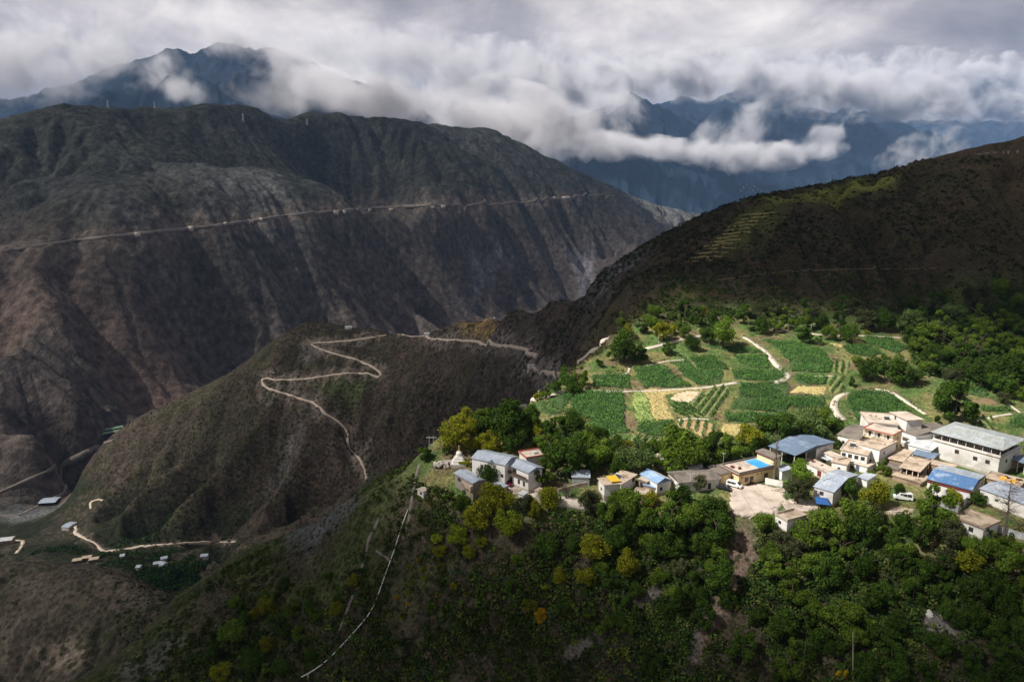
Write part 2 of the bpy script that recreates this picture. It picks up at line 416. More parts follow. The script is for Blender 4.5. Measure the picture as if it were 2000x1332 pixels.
# valley floor
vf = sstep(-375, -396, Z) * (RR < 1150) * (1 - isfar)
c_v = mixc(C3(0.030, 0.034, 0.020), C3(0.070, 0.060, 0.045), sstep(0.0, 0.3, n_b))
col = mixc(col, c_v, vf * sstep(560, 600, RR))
riv = sstep(-424, -430, Z) * (Y > 780)
col = mixc(col, C3(0.16, 0.165, 0.165), riv * (1 - isfar))
knoll = pmask(X, Y, gp([(0, 1098), (100, 1104), (180, 1108), (260, 1132), (333, 1163), (330, 1200), (250, 1250), (150, 1320), (0, 1330)]), 6)
c_k = mixc(C3(0.080, 0.066, 0.050), C3(0.050, 0.046, 0.030), sstep(-0.1, 0.3, n_b + 0.3 * n_a))
col = mixc(col, c_k, knoll)
def patch(poly, c, soft=1.5, amt=1.0, k={}):
    global col
    pts = gp(poly, **k)
    if len(pts) >= 3: col = mixc(col, C3(*c), pmask(X, Y, pts, soft) * amt * (0.75 + 0.25 * np.clip(n_a * 2 + 0.5, 0, 1)))
GREY = (0.125, 0.115, 0.108)
# bare scree, slips and paths (plan shapes on the real surface)
patch([(1400,1090),(1450,1010),(1465,1015),(1480,1080),(1450,1150),(1425,1200),(1380,1270),(1350,1330),(1330,1320),(1370,1220),(1405,1150)], (0.15,0.11,0.085), 3)
patch([(1185,1240),(1240,1170),(1290,1115),(1310,1120),(1300,1160),(1250,1195)], GREY, 2.5)
patch([(1090,1290),(1140,1240),(1180,1220),(1175,1250),(1120,1290),(1095,1310)], GREY, 2)
patch([(1790,1205),(1830,1190),(1880,1180),(1890,1215),(1850,1250),(1800,1240)], (0.15,0.14,0.13), 3)
patch([(1960,1250),(2000,1210),(2000,1290),(1970,1290)], GREY, 3)
patch([(1330,1290),(1352,1220),(1372,1218),(1360,1290),(1340,1330)], GREY, 2)
patch([(560,1060),(640,1000),(690,975),(700,985),(640,1040),(600,1075)], (0.13,0.135,0.14), 5)
patch([(230,1332),(250,1290),(330,1240),(350,1250),(300,1332)], (0.12,0.12,0.115), 5)
patch([(60,1270),(150,1240),(180,1300),(140,1320),(90,1300)], (0.17,0.14,0.11), 6)
patch([(700,740),(735,745),(700,790),(650,780),(610,745)], (0.075,0.105,0.035), 10, 0.8)
patch([(580,700),(610,668),(640,690),(600,712)], GREY, 5)
patch([(960,690),(990,655),(1020,690)], GREY, 4)
patch([(860,640),(900,628),(960,622),(970,640),(900,650)], (0.26,0.18,0.08), 6)
patch([(1055,740),(1060,700),(1090,690),(1100,720),(1085,745)], (0.26,0.23,0.20), 5)
patch([(540,900),(560,830),(590,800),(600,830),(580,900),(540,960),(520,950)], (0.12,0.105,0.095), 8)
patch([(930,560),(920,500),(970,480),(1000,500),(960,560),(900,600)], (0.21,0.21,0.23), 25)
patch([(1100,480),(1160,470),(1240,510),(1180,560),(1130,540)], (0.20,0.19,0.21), 25)
patch([(560,380),(590,260),(640,270),(600,370),(620,420)], (0.035,0.045,0.036), 30, 0.8)
patch([(1480,385),(1640,362),(1760,345),(1740,365),(1600,395),(1500,400)], (0.15,0.165,0.035), 6)
patch([(1400,480),(1450,410),(1540,395),(1510,450),(1430,500)], (0.10,0.115,0.030), 8, 0.8)
patch([(1085,735),(1140,680),(1175,610),(1200,575),(1290,560),(1290,590),(1250,620),(1212,660),(1175,690),(1110,735)], (0.070, 0.055, 0.034), 4)
patch([(1380,560),(1300,600),(1260,620),(1330,570)], (0.11,0.13,0.03), 8, 0.7)
patch([(1850,560),(2000,540),(2000,640),(1800,640),(1600,620)], (0.075,0.095,0.028), 12, 0.8)
def cut(pix, w, c, amt, r0=110):
    """raw earth of the cutting beside a road"""
    global col
    pts = []
    for a, b in zip(pix[:-1], pix[1:]):
        q = max(1, int(math.hypot(b[0] - a[0], b[1] - a[1]) / 9))
        for i in range(q): pts.append((a[0] + (b[0] - a[0]) * i / q, a[1] + (b[1] - a[1]) * i / q))
    G = [g for g in (hit(*p, r0) for p in pts) if g is not None]
    d = np.full(X.shape, 1e9); G = np.array(G)
    bx = (X > G[:, 0].min() - 40) & (X < G[:, 0].max() + 40) & (Y > G[:, 1].min() - 40) & (Y < G[:, 1].max() + 40); x = X[bx]; y = Y[bx]; dd = np.full(len(x), 1e9)
    for a, b in zip(G[:-1], G[1:]):
        if np.hypot(*(b[:2] - a[:2])) > 60: continue
        e = b[:2] - a[:2]; t = np.clip(((x - a[0]) * e[0] + (y - a[1]) * e[1]) / (e @ e + 1e-6), 0, 1); dd = np.minimum(dd, np.hypot(x - a[0] - t * e[0], y - a[1] - t * e[1]))
    m = np.zeros(X.shape); m[bx] = (1 - sstep(w * 0.3, w, dd + n_a[bx] * w * 0.9 + fbm(x, y, 30, 3, 191) * w * 0.8)) * amt
    col = mixc(col, C3(*c), m)
cut([(715,937),(708,905),(682,875),(678,860),(680,845),(672,832),(635,808),(610,785),(560,770),(520,757),(511,747),(513,740),(580,741),(660,730),(720,729),(745,734),(728,716),(670,695),(606,672),(640,668.5),(720,660),(755,654)], 12, (0.20, 0.165, 0.14), 0.75)
cut([(778,653),(834,656),(838,661),(900,664),(942,671),(990,675),(1036,683),(1024,688),(1052,694)], 10, (0.19, 0.16, 0.14), 0.8)
cut([(1032,716),(1060,724),(1090,732)], 9, (0.22, 0.19, 0.17), 0.8)
cut([(0,490),(60,481),(130,471),(200,463),(300,452),(420,440),(540,423),(660,411),(780,403),(900,400),(1040,394),(1150,381)], 32, (0.17, 0.14, 0.12), 0.7, 900)
cut([(150,1035),(165,1050),(195,1071),(230,1074),(340,1061),(462,1057)], 9, (0.17, 0.14, 0.11), 0.7)
col *= (1 + 0.35 * n_a)[..., None]
col = np.clip(col, 0.01, 1)
veg = np.ones(X.shape) * 0.5                                                # how thickly the fine scrub stands
veg = veg * (1 - 0.8 * shelf) * (1 - 0.75 * isfar) * (1 + 0.8 * n_b) 
# walkable courtyard, road cuttings are separate sheets

def terrain_mat(name, scale, dots, bump):
    m = bpy.data.materials.new(name); m.use_nodes = True; T = NT(m.node_tree); b = T.n['Principled BSDF']
    a = T.new('ShaderNodeAttribute', attribute_name='Col'); v = T.new('ShaderNodeAttribute', attribute_name='Veg')
    tc = T.new('ShaderNodeTexCoord').outputs['Object']
    n1 = T.noise(tc, scale, 5, 0.65); n2 = T.noise(tc, scale * 0.22, 4, 0.6, 0.4)
    f = T.math('MULTIPLY', T.ramp(n1, [(0.30, 0.35), (0.5, 0.95), (0.72, 1.75)]), T.ramp(n2, [(0.3, 0.7), (0.7, 1.3)]))
    c = T.mix(1.0, a.outputs['Color'], T.new('ShaderNodeCombineColor', ins={0: f, 1: f, 2: f}).outputs[0], 'MULTIPLY')
    vo = T.new('ShaderNodeTexVoronoi', feature='F1'); T.link(tc, vo.inputs['Vector']); vo.inputs['Scale'].default_value = dots
    th = T.math('SUBTRACT', T.math('MULTIPLY', v.outputs['Fac'], 0.75), vo.outputs['Distance'])
    dm = T.ramp(th, [(0.0, 0), (0.09, 0.85)])
    c = T.mix(dm, c, (0.028, 0.032, 0.014))
    T.link(c, b.inputs['Base Color']); b.inputs['Roughness'].default_value = 0.95; b.inputs['Specular IOR Level'].default_value = 0.1
    bm = T.new('ShaderNodeBump', ins={'Height': n1}); bm.inputs['Strength'].default_value = 0.8; bm.inputs['Distance'].default_value = bump
    T.link(bm.outputs[0], b.inputs['Normal'])
    return m
M_near = terrain_mat('scrub_soil', 1.1, 0.45, 0.7)
M_mid = terrain_mat('dry_slope', 0.25, 0.16, 3.0)
M_far = terrain_mat('mountain_rock', 0.05, 0.05, 12.0)

fi = np.arange((NR - 1) * (NA - 1)); fr = fi // (NA - 1); fc = fi % (NA - 1); va = fr * NA + fc
Fq = np.stack([va, va + 1, va + NA + 1, va + NA], 1)
fx, fy, fz = X[:-1, :-1].ravel(), Y[:-1, :-1].ravel(), Z[:-1, :-1].ravel(); frr = np.hypot(fx, fy)
farq = (isfar[:-1, :-1].ravel() > 0.5)
# the spur with the village and its hill / the ridge with the hairpins / valley floor / opposite mountain
g_edge = np.array(gp([(150, 1315), (250, 1258), (340, 1163), (430, 1098), (500, 1057), (560, 1038), (640, 998), (700, 958), (760, 923), (820, 890), (860, 850), (950, 815), (1010, 800), (1050, 765), (1100, 722), (1150, 690)]))
zone = np.where(farq, 3, np.where((fz < -372) & (frr > 450), 2, 1))
g2d = np.concatenate([g_edge[:1] * 0.5, g_edge, [[90, 480], [120, 640], [700, 1150], [900, 300], [300, -50], [-150, 50]]])
zone = np.where((pmask(fx[None], fy[None], g2d, 1.0)[0] > 0.5) & (~farq), 0, zone)
zone = np.where((fz < -300) & (frr < 1100) & (~farq) & (frr > 260) & (fx < -120) & (fy < 620), 2, zone)
Vall = np.stack([X, Y, Z], -1).reshape(-1, 3)
colf = np.concatenate([col.reshape(-1, 3), np.ones((X.size, 1))], 1).astype(np.float32); vegf = veg.ravel().astype(np.float32)
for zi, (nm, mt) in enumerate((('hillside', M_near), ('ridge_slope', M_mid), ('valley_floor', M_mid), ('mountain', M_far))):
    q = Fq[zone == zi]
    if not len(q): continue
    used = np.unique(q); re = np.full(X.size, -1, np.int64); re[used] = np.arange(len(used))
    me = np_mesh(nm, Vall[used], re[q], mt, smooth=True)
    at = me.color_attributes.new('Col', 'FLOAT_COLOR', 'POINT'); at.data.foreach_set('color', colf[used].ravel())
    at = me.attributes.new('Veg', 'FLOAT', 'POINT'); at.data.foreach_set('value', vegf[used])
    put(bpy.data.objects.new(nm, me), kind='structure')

# ------------------------------------------------------------------ far ranges
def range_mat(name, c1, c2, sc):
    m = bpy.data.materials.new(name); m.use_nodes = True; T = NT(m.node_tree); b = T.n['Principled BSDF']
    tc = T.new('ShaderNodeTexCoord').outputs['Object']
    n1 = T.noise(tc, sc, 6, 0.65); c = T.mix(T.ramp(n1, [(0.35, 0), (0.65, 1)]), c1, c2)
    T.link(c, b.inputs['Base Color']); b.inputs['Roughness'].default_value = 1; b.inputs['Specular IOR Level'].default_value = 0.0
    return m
def far_range(lst, D, slope, mat, seed, rid, backslope=0.7, na=420, nr=200, zb=-520, ridL=900, depth=None):
    pts = np.array([atY(px, py, D + (k or 0)) for px, py, k in lst])
    a = np.arctan2(pts[:, 0], pts[:, 1]); r = np.hypot(pts[:, 0], pts[:, 1]); o = np.argsort(a); a, r, h = a[o], r[o], pts[o, 2]
    A = np.linspace(a[0], a[-1], na); rc = np.interp(A, a, r); hc = np.interp(A, a, h)
    reach = depth or 4200.0
    t = np.concatenate([-np.linspace(1, 0, nr) ** 1.25 * reach, np.linspace(0.02, 1, 24) * 1500])
    TT, AA = np.meshgrid(t, A, indexing='ij'); Rr = rc[None] + TT; x = np.sin(AA) * Rr; y = np.cos(AA) * Rr
    d = np.abs(TT)
    z = hc[None] - np.where(TT < 0, slope, backslope) * d
    g = fbm(x + fbm(x, y, 1500, 2, seed + 5) * 400, y, ridL, 5, seed, 0.55, ridged=True) - 0.35
    z = z + g * rid * sstep(0, 900, d) + fbm(x, y, 420, 5, seed + 9, 0.6, ridged=True) * 70 - 30
    z = np.maximum(z, zb)
    nr2 = len(t); fi = np.arange((nr2 - 1) * (na - 1)); va = (fi // (na - 1)) * na + fi % (na - 1)
    me = np_mesh('mountain', np.stack([x, y, z], -1).reshape(-1, 3), np.stack([va, va + 1, va + na + 1, va + na], 1), mat, smooth=True)
    return put(bpy.data.objects.new('mountain', me), kind='structure')
MR1 = range_mat('hazy_forest_slope', (0.010, 0.016, 0.030), (0.022, 0.030, 0.044), 0.006)  # forest tone with haze blue and cloud shade put into the colour
MR2 = range_mat('hazy_forest_slope', (0.009, 0.017, 0.032), (0.018, 0.028, 0.042), 0.004)
z0 = 0
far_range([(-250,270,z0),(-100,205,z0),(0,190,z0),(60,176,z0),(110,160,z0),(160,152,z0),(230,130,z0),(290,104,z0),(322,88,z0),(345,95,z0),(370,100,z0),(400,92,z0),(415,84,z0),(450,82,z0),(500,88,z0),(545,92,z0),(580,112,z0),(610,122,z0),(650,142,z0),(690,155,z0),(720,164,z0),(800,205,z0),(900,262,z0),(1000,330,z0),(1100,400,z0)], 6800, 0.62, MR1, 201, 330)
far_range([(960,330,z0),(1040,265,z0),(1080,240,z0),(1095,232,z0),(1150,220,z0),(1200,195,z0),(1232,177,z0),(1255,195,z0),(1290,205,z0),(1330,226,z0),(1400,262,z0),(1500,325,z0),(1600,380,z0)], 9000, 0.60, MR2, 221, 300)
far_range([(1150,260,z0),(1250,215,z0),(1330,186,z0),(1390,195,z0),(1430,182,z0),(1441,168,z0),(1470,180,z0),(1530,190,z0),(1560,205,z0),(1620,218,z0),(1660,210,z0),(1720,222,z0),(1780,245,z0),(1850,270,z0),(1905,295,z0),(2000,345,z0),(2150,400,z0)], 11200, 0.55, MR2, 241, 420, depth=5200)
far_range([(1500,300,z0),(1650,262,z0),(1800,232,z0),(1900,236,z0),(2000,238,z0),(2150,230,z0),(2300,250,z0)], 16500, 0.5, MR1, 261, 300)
# ground beyond everything, out to the horizon
x = np.array([-60000, 60000, 60000, -60000]); 
me = np_mesh('ground', [(-60000, 7000, -560), (60000, 7000, -560), (60000, 80000, -560), (-60000, 80000, -560)], [[0, 1, 2, 3]], MR1)
put(bpy.data.objects.new('ground', me), kind='structure')

# ------------------------------------------------------------------ air and clouds
def box_mesh(name, lo, hi, mat):
    V = [(a, b, c) for a in (lo[0], hi[0]) for b in (lo[1], hi[1]) for c in (lo[2], hi[2])]
    return np_mesh(name, V, [(0, 1, 3, 2), (4, 6, 7, 5), (0, 4, 5, 1), (2, 3, 7, 6), (0, 2, 6, 4), (1, 5, 7, 3)], mat)
mh = bpy.data.materials.new('haze_air'); mh.use_nodes = True; T = NT(mh.node_tree); T.n.clear()
pv = T.new('ShaderNodeVolumePrincipled'); pv.inputs['Color'].default_value = (0.36, 0.60, 1.0, 1); pv.inputs['Density'].default_value = HAZE; pv.inputs['Anisotropy'].default_value = 0.0
T.new('ShaderNodeOutputMaterial', ins={'Volume': pv.outputs[0]}); mh.cycles.homogeneous_volume = True
put(bpy.data.objects.new('haze', box_mesh('haze', (-30000, -1500, -700), (30000, 20000, 2300), mh)), kind='stuff', label='thin blue haze filling the valley air')

def cloud_mat(seed, dens, thr, sc):
    m = bpy.data.materials.new('cloud_vapour'); m.use_nodes = True; T = NT(m.node_tree); T.n.clear()
    tc = T.new('ShaderNodeTexCoord').outputs['Object']
    ln = T.new('ShaderNodeVectorMath', operation='LENGTH', ins={0: tc}).outputs[1 if False else 'Value']
    oi = T.new('ShaderNodeObjectInfo')
    geo = T.new('ShaderNodeNewGeometry').outputs['Position']
    n = T.noise(geo, sc, 8, 0.62, 0.35)
    # 1 at the heart, 0 at the hull, eaten away by noise
    v = T.math('SUBTRACT', T.math('ADD', T.math('SUBTRACT', 1.0, ln), T.math('MULTIPLY', T.math('SUBTRACT', n, 0.5), 3.4)), thr)
    d = T.math('MULTIPLY', T.ramp(v, [(0.0, 0), (0.22, 0.22), (0.6, 1)]), dens)
    pv = T.new('ShaderNodeVolumePrincipled', ins={'Density': d}); pv.inputs['Color'].default_value = (0.97, 0.96, 1.0, 1); pv.inputs['Anisotropy'].default_value = 0.0
    T.new('ShaderNodeOutputMaterial', ins={'Volume': pv.outputs[0]})
    m.cycles.volume_sampling = 'DISTANCE'
    return m
MCL = cloud_mat(0, 0.0100, 0.22, 0.0024)
MCL2 = cloud_mat(0, 0.0045, 0.22, 0.0030)
bmc = bmesh.new(); bmesh.ops.create_icosphere(bmc, subdivisions=3, radius=1.0); mc1 = bpy.data.meshes.new('cloud'); bmc.to_mesh(mc1); bmc.free(); mc2 = mc1.copy(); mc1.materials.append(MCL); mc2.materials.append(MCL2)
def cloud(px, py, D, w, h, dp, label, thin=False, tilt=0.0):
    p = atY(px, py, D); o = bpy.data.objects.new('cloud', mc2 if thin else mc1)
    s = D / F / 0.97
    o.location = p; o.scale = (w * s / 2, dp, h * s / 2); o.rotation_euler = (0, R(tilt), 0)
    put(o, label=label, cat='cloud', kind='stuff'); return o
CL = [(0,110,6000,640,200,560,'grey cloud bank covering the top left mountain shoulder',1,0),
 (225,105,6000,300,140,380,'pale cloud spilling over the left end of the jagged summit',1,14),
 (350,176,5600,150,70,200,'small torn cloud scrap low on the dark mountain under the summit',1,10),
 (530,112,6000,300,110,320,'bright cloud puff in front of the jagged summit',0,20),
 (625,172,5600,330,80,300,'pale cloud tongue sliding down right of the jagged summit',0,16),
 (700,200,4300,520,110,330,'white cloud rolling over the crest of the opposite mountain',0,8),
 (880,205,4700,560,130,300,'thick lavender cloud above the crest of the opposite mountain',1,8),
 (1010,240,5200,460,150,380,'cloud lying where the opposite mountain crest drops right',0,10),
 (1150,284,7600,560,64,400,'long white cloud band below the far dark peak',0,4),
 (1330,302,8000,520,60,400,'white cloud band hanging under the distant blue mountains',0,0),
 (1460,310,8200,380,66,350,'right end of the low cloud band with a ragged tip',0,-6),
 (1620,255,8800,150,90,250,'small upright cloud puff on the right blue mountain',1,-25),
 (1440,265,8400,220,120,250,'thin wisp rising from the low cloud band',1,-30),
 (1190,205,8200,200,80,280,'torn wisp clinging to the dark peak',1,20),
 (1030,160,8700,520,170,500,'grey cloud hiding the shoulder left of the dark peak',0,0),
 (1345,148,9500,640,104,500,'grey cloud resting on the distant summits',0,0),
 (1640,178,10300,760,104,600,'flat grey cloud capping the right blue mountains',0,4),
 (1880,180,14000,900,150,700,'dark rain cloud over the farthest range',0,3),
 (1800,300,9500,190,90,250,'thin scrap of cloud just above the near hill crest',1,-20),
 (800,110,7600,600,110,500,'thin high cloud behind the right slope of the jagged summit',1,6)]
for c in CL: cloud(c[0], c[1], c[2], c[3], c[4], c[5], c[6], bool(c[7]), c[8])

# unseen cloud sheet added to shade the scene; its one gap lights the village
ZD = 2600.0
hx, hy = np.array((106.0, 284.0)) + np.array(sun_dir[:2]) * ((ZD + 88) / sun_dir[2])
mk = bpy.data.materials.new('cloud_shade_sheet'); mk.use_nodes = True; T = NT(mk.node_tree); T.n.clear()
gpn = T.new('ShaderNodeNewGeometry').outputs['Position']
nd = T.noise(gpn, 0.0012, 4, 0.55)
tr = T.new('ShaderNodeBsdfTransparent'); tl = T.new('ShaderNodeBsdfTranslucent'); tl.inputs[0].default_value = (DECKC, DECKC, DECKC * 1.05, 1)
# ragged gap
dv = T.new('ShaderNodeVectorMath', operation='SUBTRACT', ins={0: gpn}); dv.inputs[1].default_value = (hx, hy, ZD)
sc_ = T.new('ShaderNodeVectorMath', operation='MULTIPLY', ins={0: dv.outputs[0]}); sc_.inputs[1].default_value = (1 / 210.0, 1 / 150.0, 0)
le = T.new('ShaderNodeVectorMath', operation='LENGTH', ins={0: sc_.outputs[0]}).outputs['Value']
ng = T.noise(gpn, 0.012, 3, 0.5)
le2 = T.math('ADD', le, T.math('MULTIPLY', T.math('SUBTRACT', ng, 0.5), 0.5))
gap = T.ramp(le2, [(0.0, 1), (0.42, 1), (0.62, 0)])
gap.node.color_ramp.elements[1].position = 0.5; gap.node.color_ramp.elements[2].position = 1.0 - 0.0
g2n = T.math('MULTIPLY', gap, 1.0)
le3 = T.new('ShaderNodeVectorMath', operation='LENGTH', ins={0: dv.outputs[0]}).outputs['Value']
thin = T.math('MULTIPLY', T.ramp(nd, [(0.38, 0.22), (0.62, 0.75)]), T.ramp(T.math('DIVIDE', le3, 1500.0), [(0.18, 0.07), (0.6, 0.66)]))
fac = T.math('MAXIMUM', g2n, thin)
ms = T.new('ShaderNodeMixShader', ins={0: fac, 1: tl.outputs[0], 2: tr.outputs[0]})
T.new('ShaderNodeOutputMaterial', ins={'Surface': ms.outputs[0]})
gx = np.linspace(-9000, 9000, 60); gy = np.linspace(-6000, 3700, 50); GX, GY = np.meshgrid(gx, gy)
GZ = ZD + fbm(GX, GY, 1500, 3, 301) * 60; GZ = np.where(np.hypot(GX - hx, GY - hy) < 900, ZD, GZ)
nx_, ny_ = 60, 50; fi = np.arange((ny_ - 1) * (nx_ - 1)); va = (fi // (nx_ - 1)) * nx_ + fi % (nx_ - 1)
put(bpy.data.objects.new('cloud', np_mesh('cloud', np.stack([GX, GY, GZ], -1).reshape(-1, 3), np.stack([va, va + 1, va + nx_ + 1, va + nx_], 1), mk, smooth=True)), kind='stuff', label='unseen cloud sheet added to shade the valley around one sunny gap')
# ------------------------------------------------------------------ simple materials
def pmat(name, c, rough=0.85, var=0.25, scale=1.5, c2=None, metal=0.0, spec=0.3, bump=0.0, detail=5):
    m = bpy.data.materials.new(name); m.use_nodes = True; T = NT(m.node_tree); b = T.n['Principled BSDF']
    tc = T.new('ShaderNodeTexCoord').outputs['Object']; n1 = T.noise(tc, scale, detail, 0.65)
    lo = tuple(x * (1 - var) for x in c); hi = tuple(min(1, x * (1 + var)) for x in c)
    cc = T.ramp(n1, [(0.3, lo), (0.7, hi)])
    if c2:
        n2 = T.noise(tc, scale * 0.4, 4, 0.6, 0.5); cc = T.mix(T.ramp(n2, [(0.48, 0), (0.62, 0.85)]), cc, c2)
    T.link(cc, b.inputs['Base Color']); b.inputs['Roughness'].default_value = rough; b.inputs['Metallic'].default_value = metal
    b.inputs['Specular IOR Level'].default_value = spec
    if bump:
        bm = T.new('ShaderNodeBump', ins={'Height': n1}); bm.inputs['Strength'].default_value = 0.6; bm.inputs['Distance'].default_value = bump
        T.link(bm.outputs[0], b.inputs['Normal'])
    return m
def leaf_mat(name, c, c2, scale=0.5, hv=0.25):
    m = bpy.data.materials.new(name); m.use_nodes = True; T = NT(m.node_tree); T.n.clear()
    g = T.new('ShaderNodeNewGeometry'); oi = T.new('ShaderNodeObjectInfo')
    n1 = T.noise(g.outputs['Position'], scale, 3, 0.6)
    cc = T.mix(T.ramp(n1, [(0.35, 0), (0.65, 1)]), c, c2)
    f = T.math('ADD', T.math('MULTIPLY', oi.outputs['Random'], hv * 2), 1 - hv)
    f = T.math('MULTIPLY', f, T.math('ADD', T.math('MULTIPLY', g.outputs['Random Per Island'], 0.7), 0.65))
    cc = T.mix(1.0, cc, T.new('ShaderNodeCombineColor', ins={0: f, 1: f, 2: f}).outputs[0], 'MULTIPLY')
    d = T.new('ShaderNodeBsdfDiffuse', ins={'Color': cc}); t = T.new('ShaderNodeBsdfTranslucent', ins={'Color': cc})
    mx = T.new('ShaderNodeMixShader', ins={1: d.outputs[0], 2: t.outputs[0]}); mx.inputs[0].default_value = 0.3
    T.new('ShaderNodeOutputMaterial', ins={'Surface': mx.outputs[0]})
    return m

# ------------------------------------------------------------------ roads and paths: benches laid on the slope
def smooth_line(P, step):
    P = np.asarray(P, float)
    for k in range(2):
        Q = [P[0]]
        for a, b in zip(P[:-1], P[1:]): Q += [a * .75 + b * .25, a * .25 + b * .75]
        Q.append(P[-1]); P = np.array(Q)
    s = np.concatenate([[0], np.cumsum(np.hypot(*np.diff(P, axis=0).T))]); n = max(3, int(s[-1] / step))
    t = np.linspace(0, s[-1], n); return np.stack([np.interp(t, s, P[:, 0]), np.interp(t, s, P[:, 1])], 1)
def ribbon(name, pix, width, mat, thick=1.2, step=None, lift=0.12, wob=0.3, jump=1.35, tilt=0.55, k={}, kind='structure'):
    pts = []; px2 = [pix[0]]
    for a, b in zip(pix[:-1], pix[1:]):
        q_ = max(1, int(math.hypot(b[0] - a[0], b[1] - a[1]) / 7))
        px2 += [(a[0] + (b[0] - a[0]) * i / q_, a[1] + (b[1] - a[1]) * i / q_) for i in range(1, q_ + 1)]
    for p in px2:
        h = hit(*p, **k)
        if h is None: continue
        if pts and np.hypot(*h[:2]) / np.hypot(*pts[-1]) > jump: continue
        pts.append(h[:2])
    if len(pts) < 2: print('ribbon lost', name, pix[0]); return None
    L = smooth_line(pts, step or width * 0.8); n = len(L)
    T = np.gradient(L, axis=0); T /= np.maximum(1e-6, np.linalg.norm(T, axis=1))[:, None]; N = np.stack([-T[:, 1], T[:, 0]], 1)
    w = width * 0.5 * (1 + wob * fbm(L[:, 0], L[:, 1], width * 2, 3, 7) * 2)
    A = L + N * w[:, None]; B = L - N * w[:, None]
    ha, hb, hc = height(A[:, 0], A[:, 1]), height(B[:, 0], B[:, 1]), height(L[:, 0], L[:, 1])
    z = hc + np.maximum(0, np.maximum(ha, hb) - hc) * tilt + lift
    z = np.convolve(np.pad(z, 2, 'edge'), np.ones(5) / 5, 'valid'); z = np.maximum(z, hc + lift * 0.6)
    V = np.concatenate([np.c_[A, z], np.c_[B, z], np.c_[B, z - thick - np.maximum(0, z - hb)], np.c_[A, z - thick - np.maximum(0, z - ha)]])
    i = np.arange(n - 1); Fc = []
    for a, b in ((0, 1), (1, 2), (2, 3), (3, 0)): Fc.append(np.stack([a * n + i, b * n + i, b * n + i + 1, a * n + i + 1], 1))
    Fc.append(np.array([[0, 3 * n, 2 * n, n], [n - 1, 2 * n - 1, 3 * n - 1, 4 * n - 1]]))
    return put(bpy.data.objects.new(name, np_mesh(name, V, np.concatenate(Fc), mat)), kind=kind)
M_dirt = pmat('dirt_road', (0.62, 0.51, 0.41), 0.95, 0.2, 0.3)
M_conc = pmat('concrete_path', (0.55, 0.48, 0.41), 0.9, 0.15, 0.8)
M_hway = pmat('gravel_road', (0.24, 0.21, 0.19), 0.9, 0.3, 0.02, c2=(0.17, 0.14, 0.12))
M_trail = pmat('worn_trail', (0.16, 0.12, 0.09), 0.95, 0.3, 0.2)
M_trail2 = pmat('grey_trail', (0.20, 0.175, 0.155), 0.95, 0.3, 0.3)
M_spoil = pmat('spoil_heap', (0.62, 0.54, 0.47), 0.95, 0.15, 0.05)
ribbon('road', [(715,937),(716,925),(708,905),(700,893),(682,875),(678,860),(680,845),(672,832),(655,818),(635,808),(625,795),(610,785),(585,778),(560,770),(535,762),(520,757),(511,747),(513,740),(525,739),(535,742),(580,741),(620,737),(660,730),(700,728),(720,729),(736,737),(745,734),(743,727),(728,716),(700,703),(670,695),(640,687),(620,679),(606,672),(613,669),(640,668.5),(680,665),(720,660),(755,654)], 3.3, M_dirt, 0.8, tilt=0.5)
ribbon('road', [(778,653),(815,654),(834,656),(838,661),(860,663),(900,664),(935,667),(942,671),(960,673),(990,675),(1015,679),(1036,683),(1024,688),(1036,692),(1052,694)], 3.4, M_dirt, 0.5, tilt=0.4)
ribbon('road', [(1032,716),(1042,720),(1060,724),(1085,729),(1094,734)], 2.6, M_dirt, 0.4, tilt=0.4)
ribbon('path', [(1128,712),(1140,700),(1150,690),(1162,682),(1174,675),(1190,658)], 3.0, M_conc, 0.8)
ribbon('path', [(1016,797),(1025,789),(1040,783),(1060,778),(1085,770),(1105,764)], 2.6, M_conc, 0.8)
ribbon('path', [(1156,763),(1220,765),(1300,762),(1380,757),(1410,752),(1440,747)], 1.7, M_conc, 0.5)
ribbon('path', [(1262,681),(1290,675),(1330,663),(1370,656)], 2.6, M_conc, 0.6)
ribbon('path', [(1453,658),(1480,675),(1500,690),(1510,705),(1525,722),(1540,733),(1532,742),(1512,748)], 2.6, M_conc, 0.6)
ribbon('path', [(1660,767),(1642,770),(1630,783),(1628,797),(1636,808),(1644,820)], 3.0, M_conc, 0.6)
ribbon('path', [(1710,760),(1738,763),(1755,774),(1780,791),(1808,809)], 2.6, M_conc, 0.6)
ribbon('path', [(1235,717),(1270,713),(1300,706),(1338,702)], 1.2, M_conc, 0.4)
ribbon('path', [(1212,731),(1226,730),(1230,719)], 1.2, M_conc, 0.4)
ribbon('path', [(1325,820),(1350,817),(1385,819)], 0.9, M_conc, 0.4)
ribbon('path', [(1910,822),(1950,812),(1976,808)], 1.4, M_conc, 0.5)
ribbon('path', [(1968,788),(1985,800),(1992,806)], 1.2, M_conc, 0.5)
ribbon('path', [(1590,736),(1610,734),(1632,735)], 1.0, M_conc, 0.4)
ribbon('path', [(1574,800),(1600,803),(1640,801)], 0.01 + 1.0, M_conc, 0.4) if False else None
ribbon('path', [(1585,652),(1610,655),(1700,656),(1740,658),(1760,660)], 1.8, M_dirt, 0.5)
ribbon('road', [(1075,968),(1100,975),(1150,986),(1200,988),(1240,985)], 3.6, M_conc, 1.0)
ribbon('road', [(1035,962),(1060,968),(1085,972)], 3.2, M_conc, 1.0)
ribbon('road', [(-30,494),(0,490),(60,481),(130,471),(200,463),(260,457),(300,452),(360,446),(420,440),(480,432),(540,423),(600,416),(660,411),(720,407),(780,403),(850,400),(900,400),(960,398),(1040,394),(1090,386),(1120,382),(1160,380),(1200,383)], 6.5, M_hway, 3.0, tilt=0.5, step=14, wob=0.5)
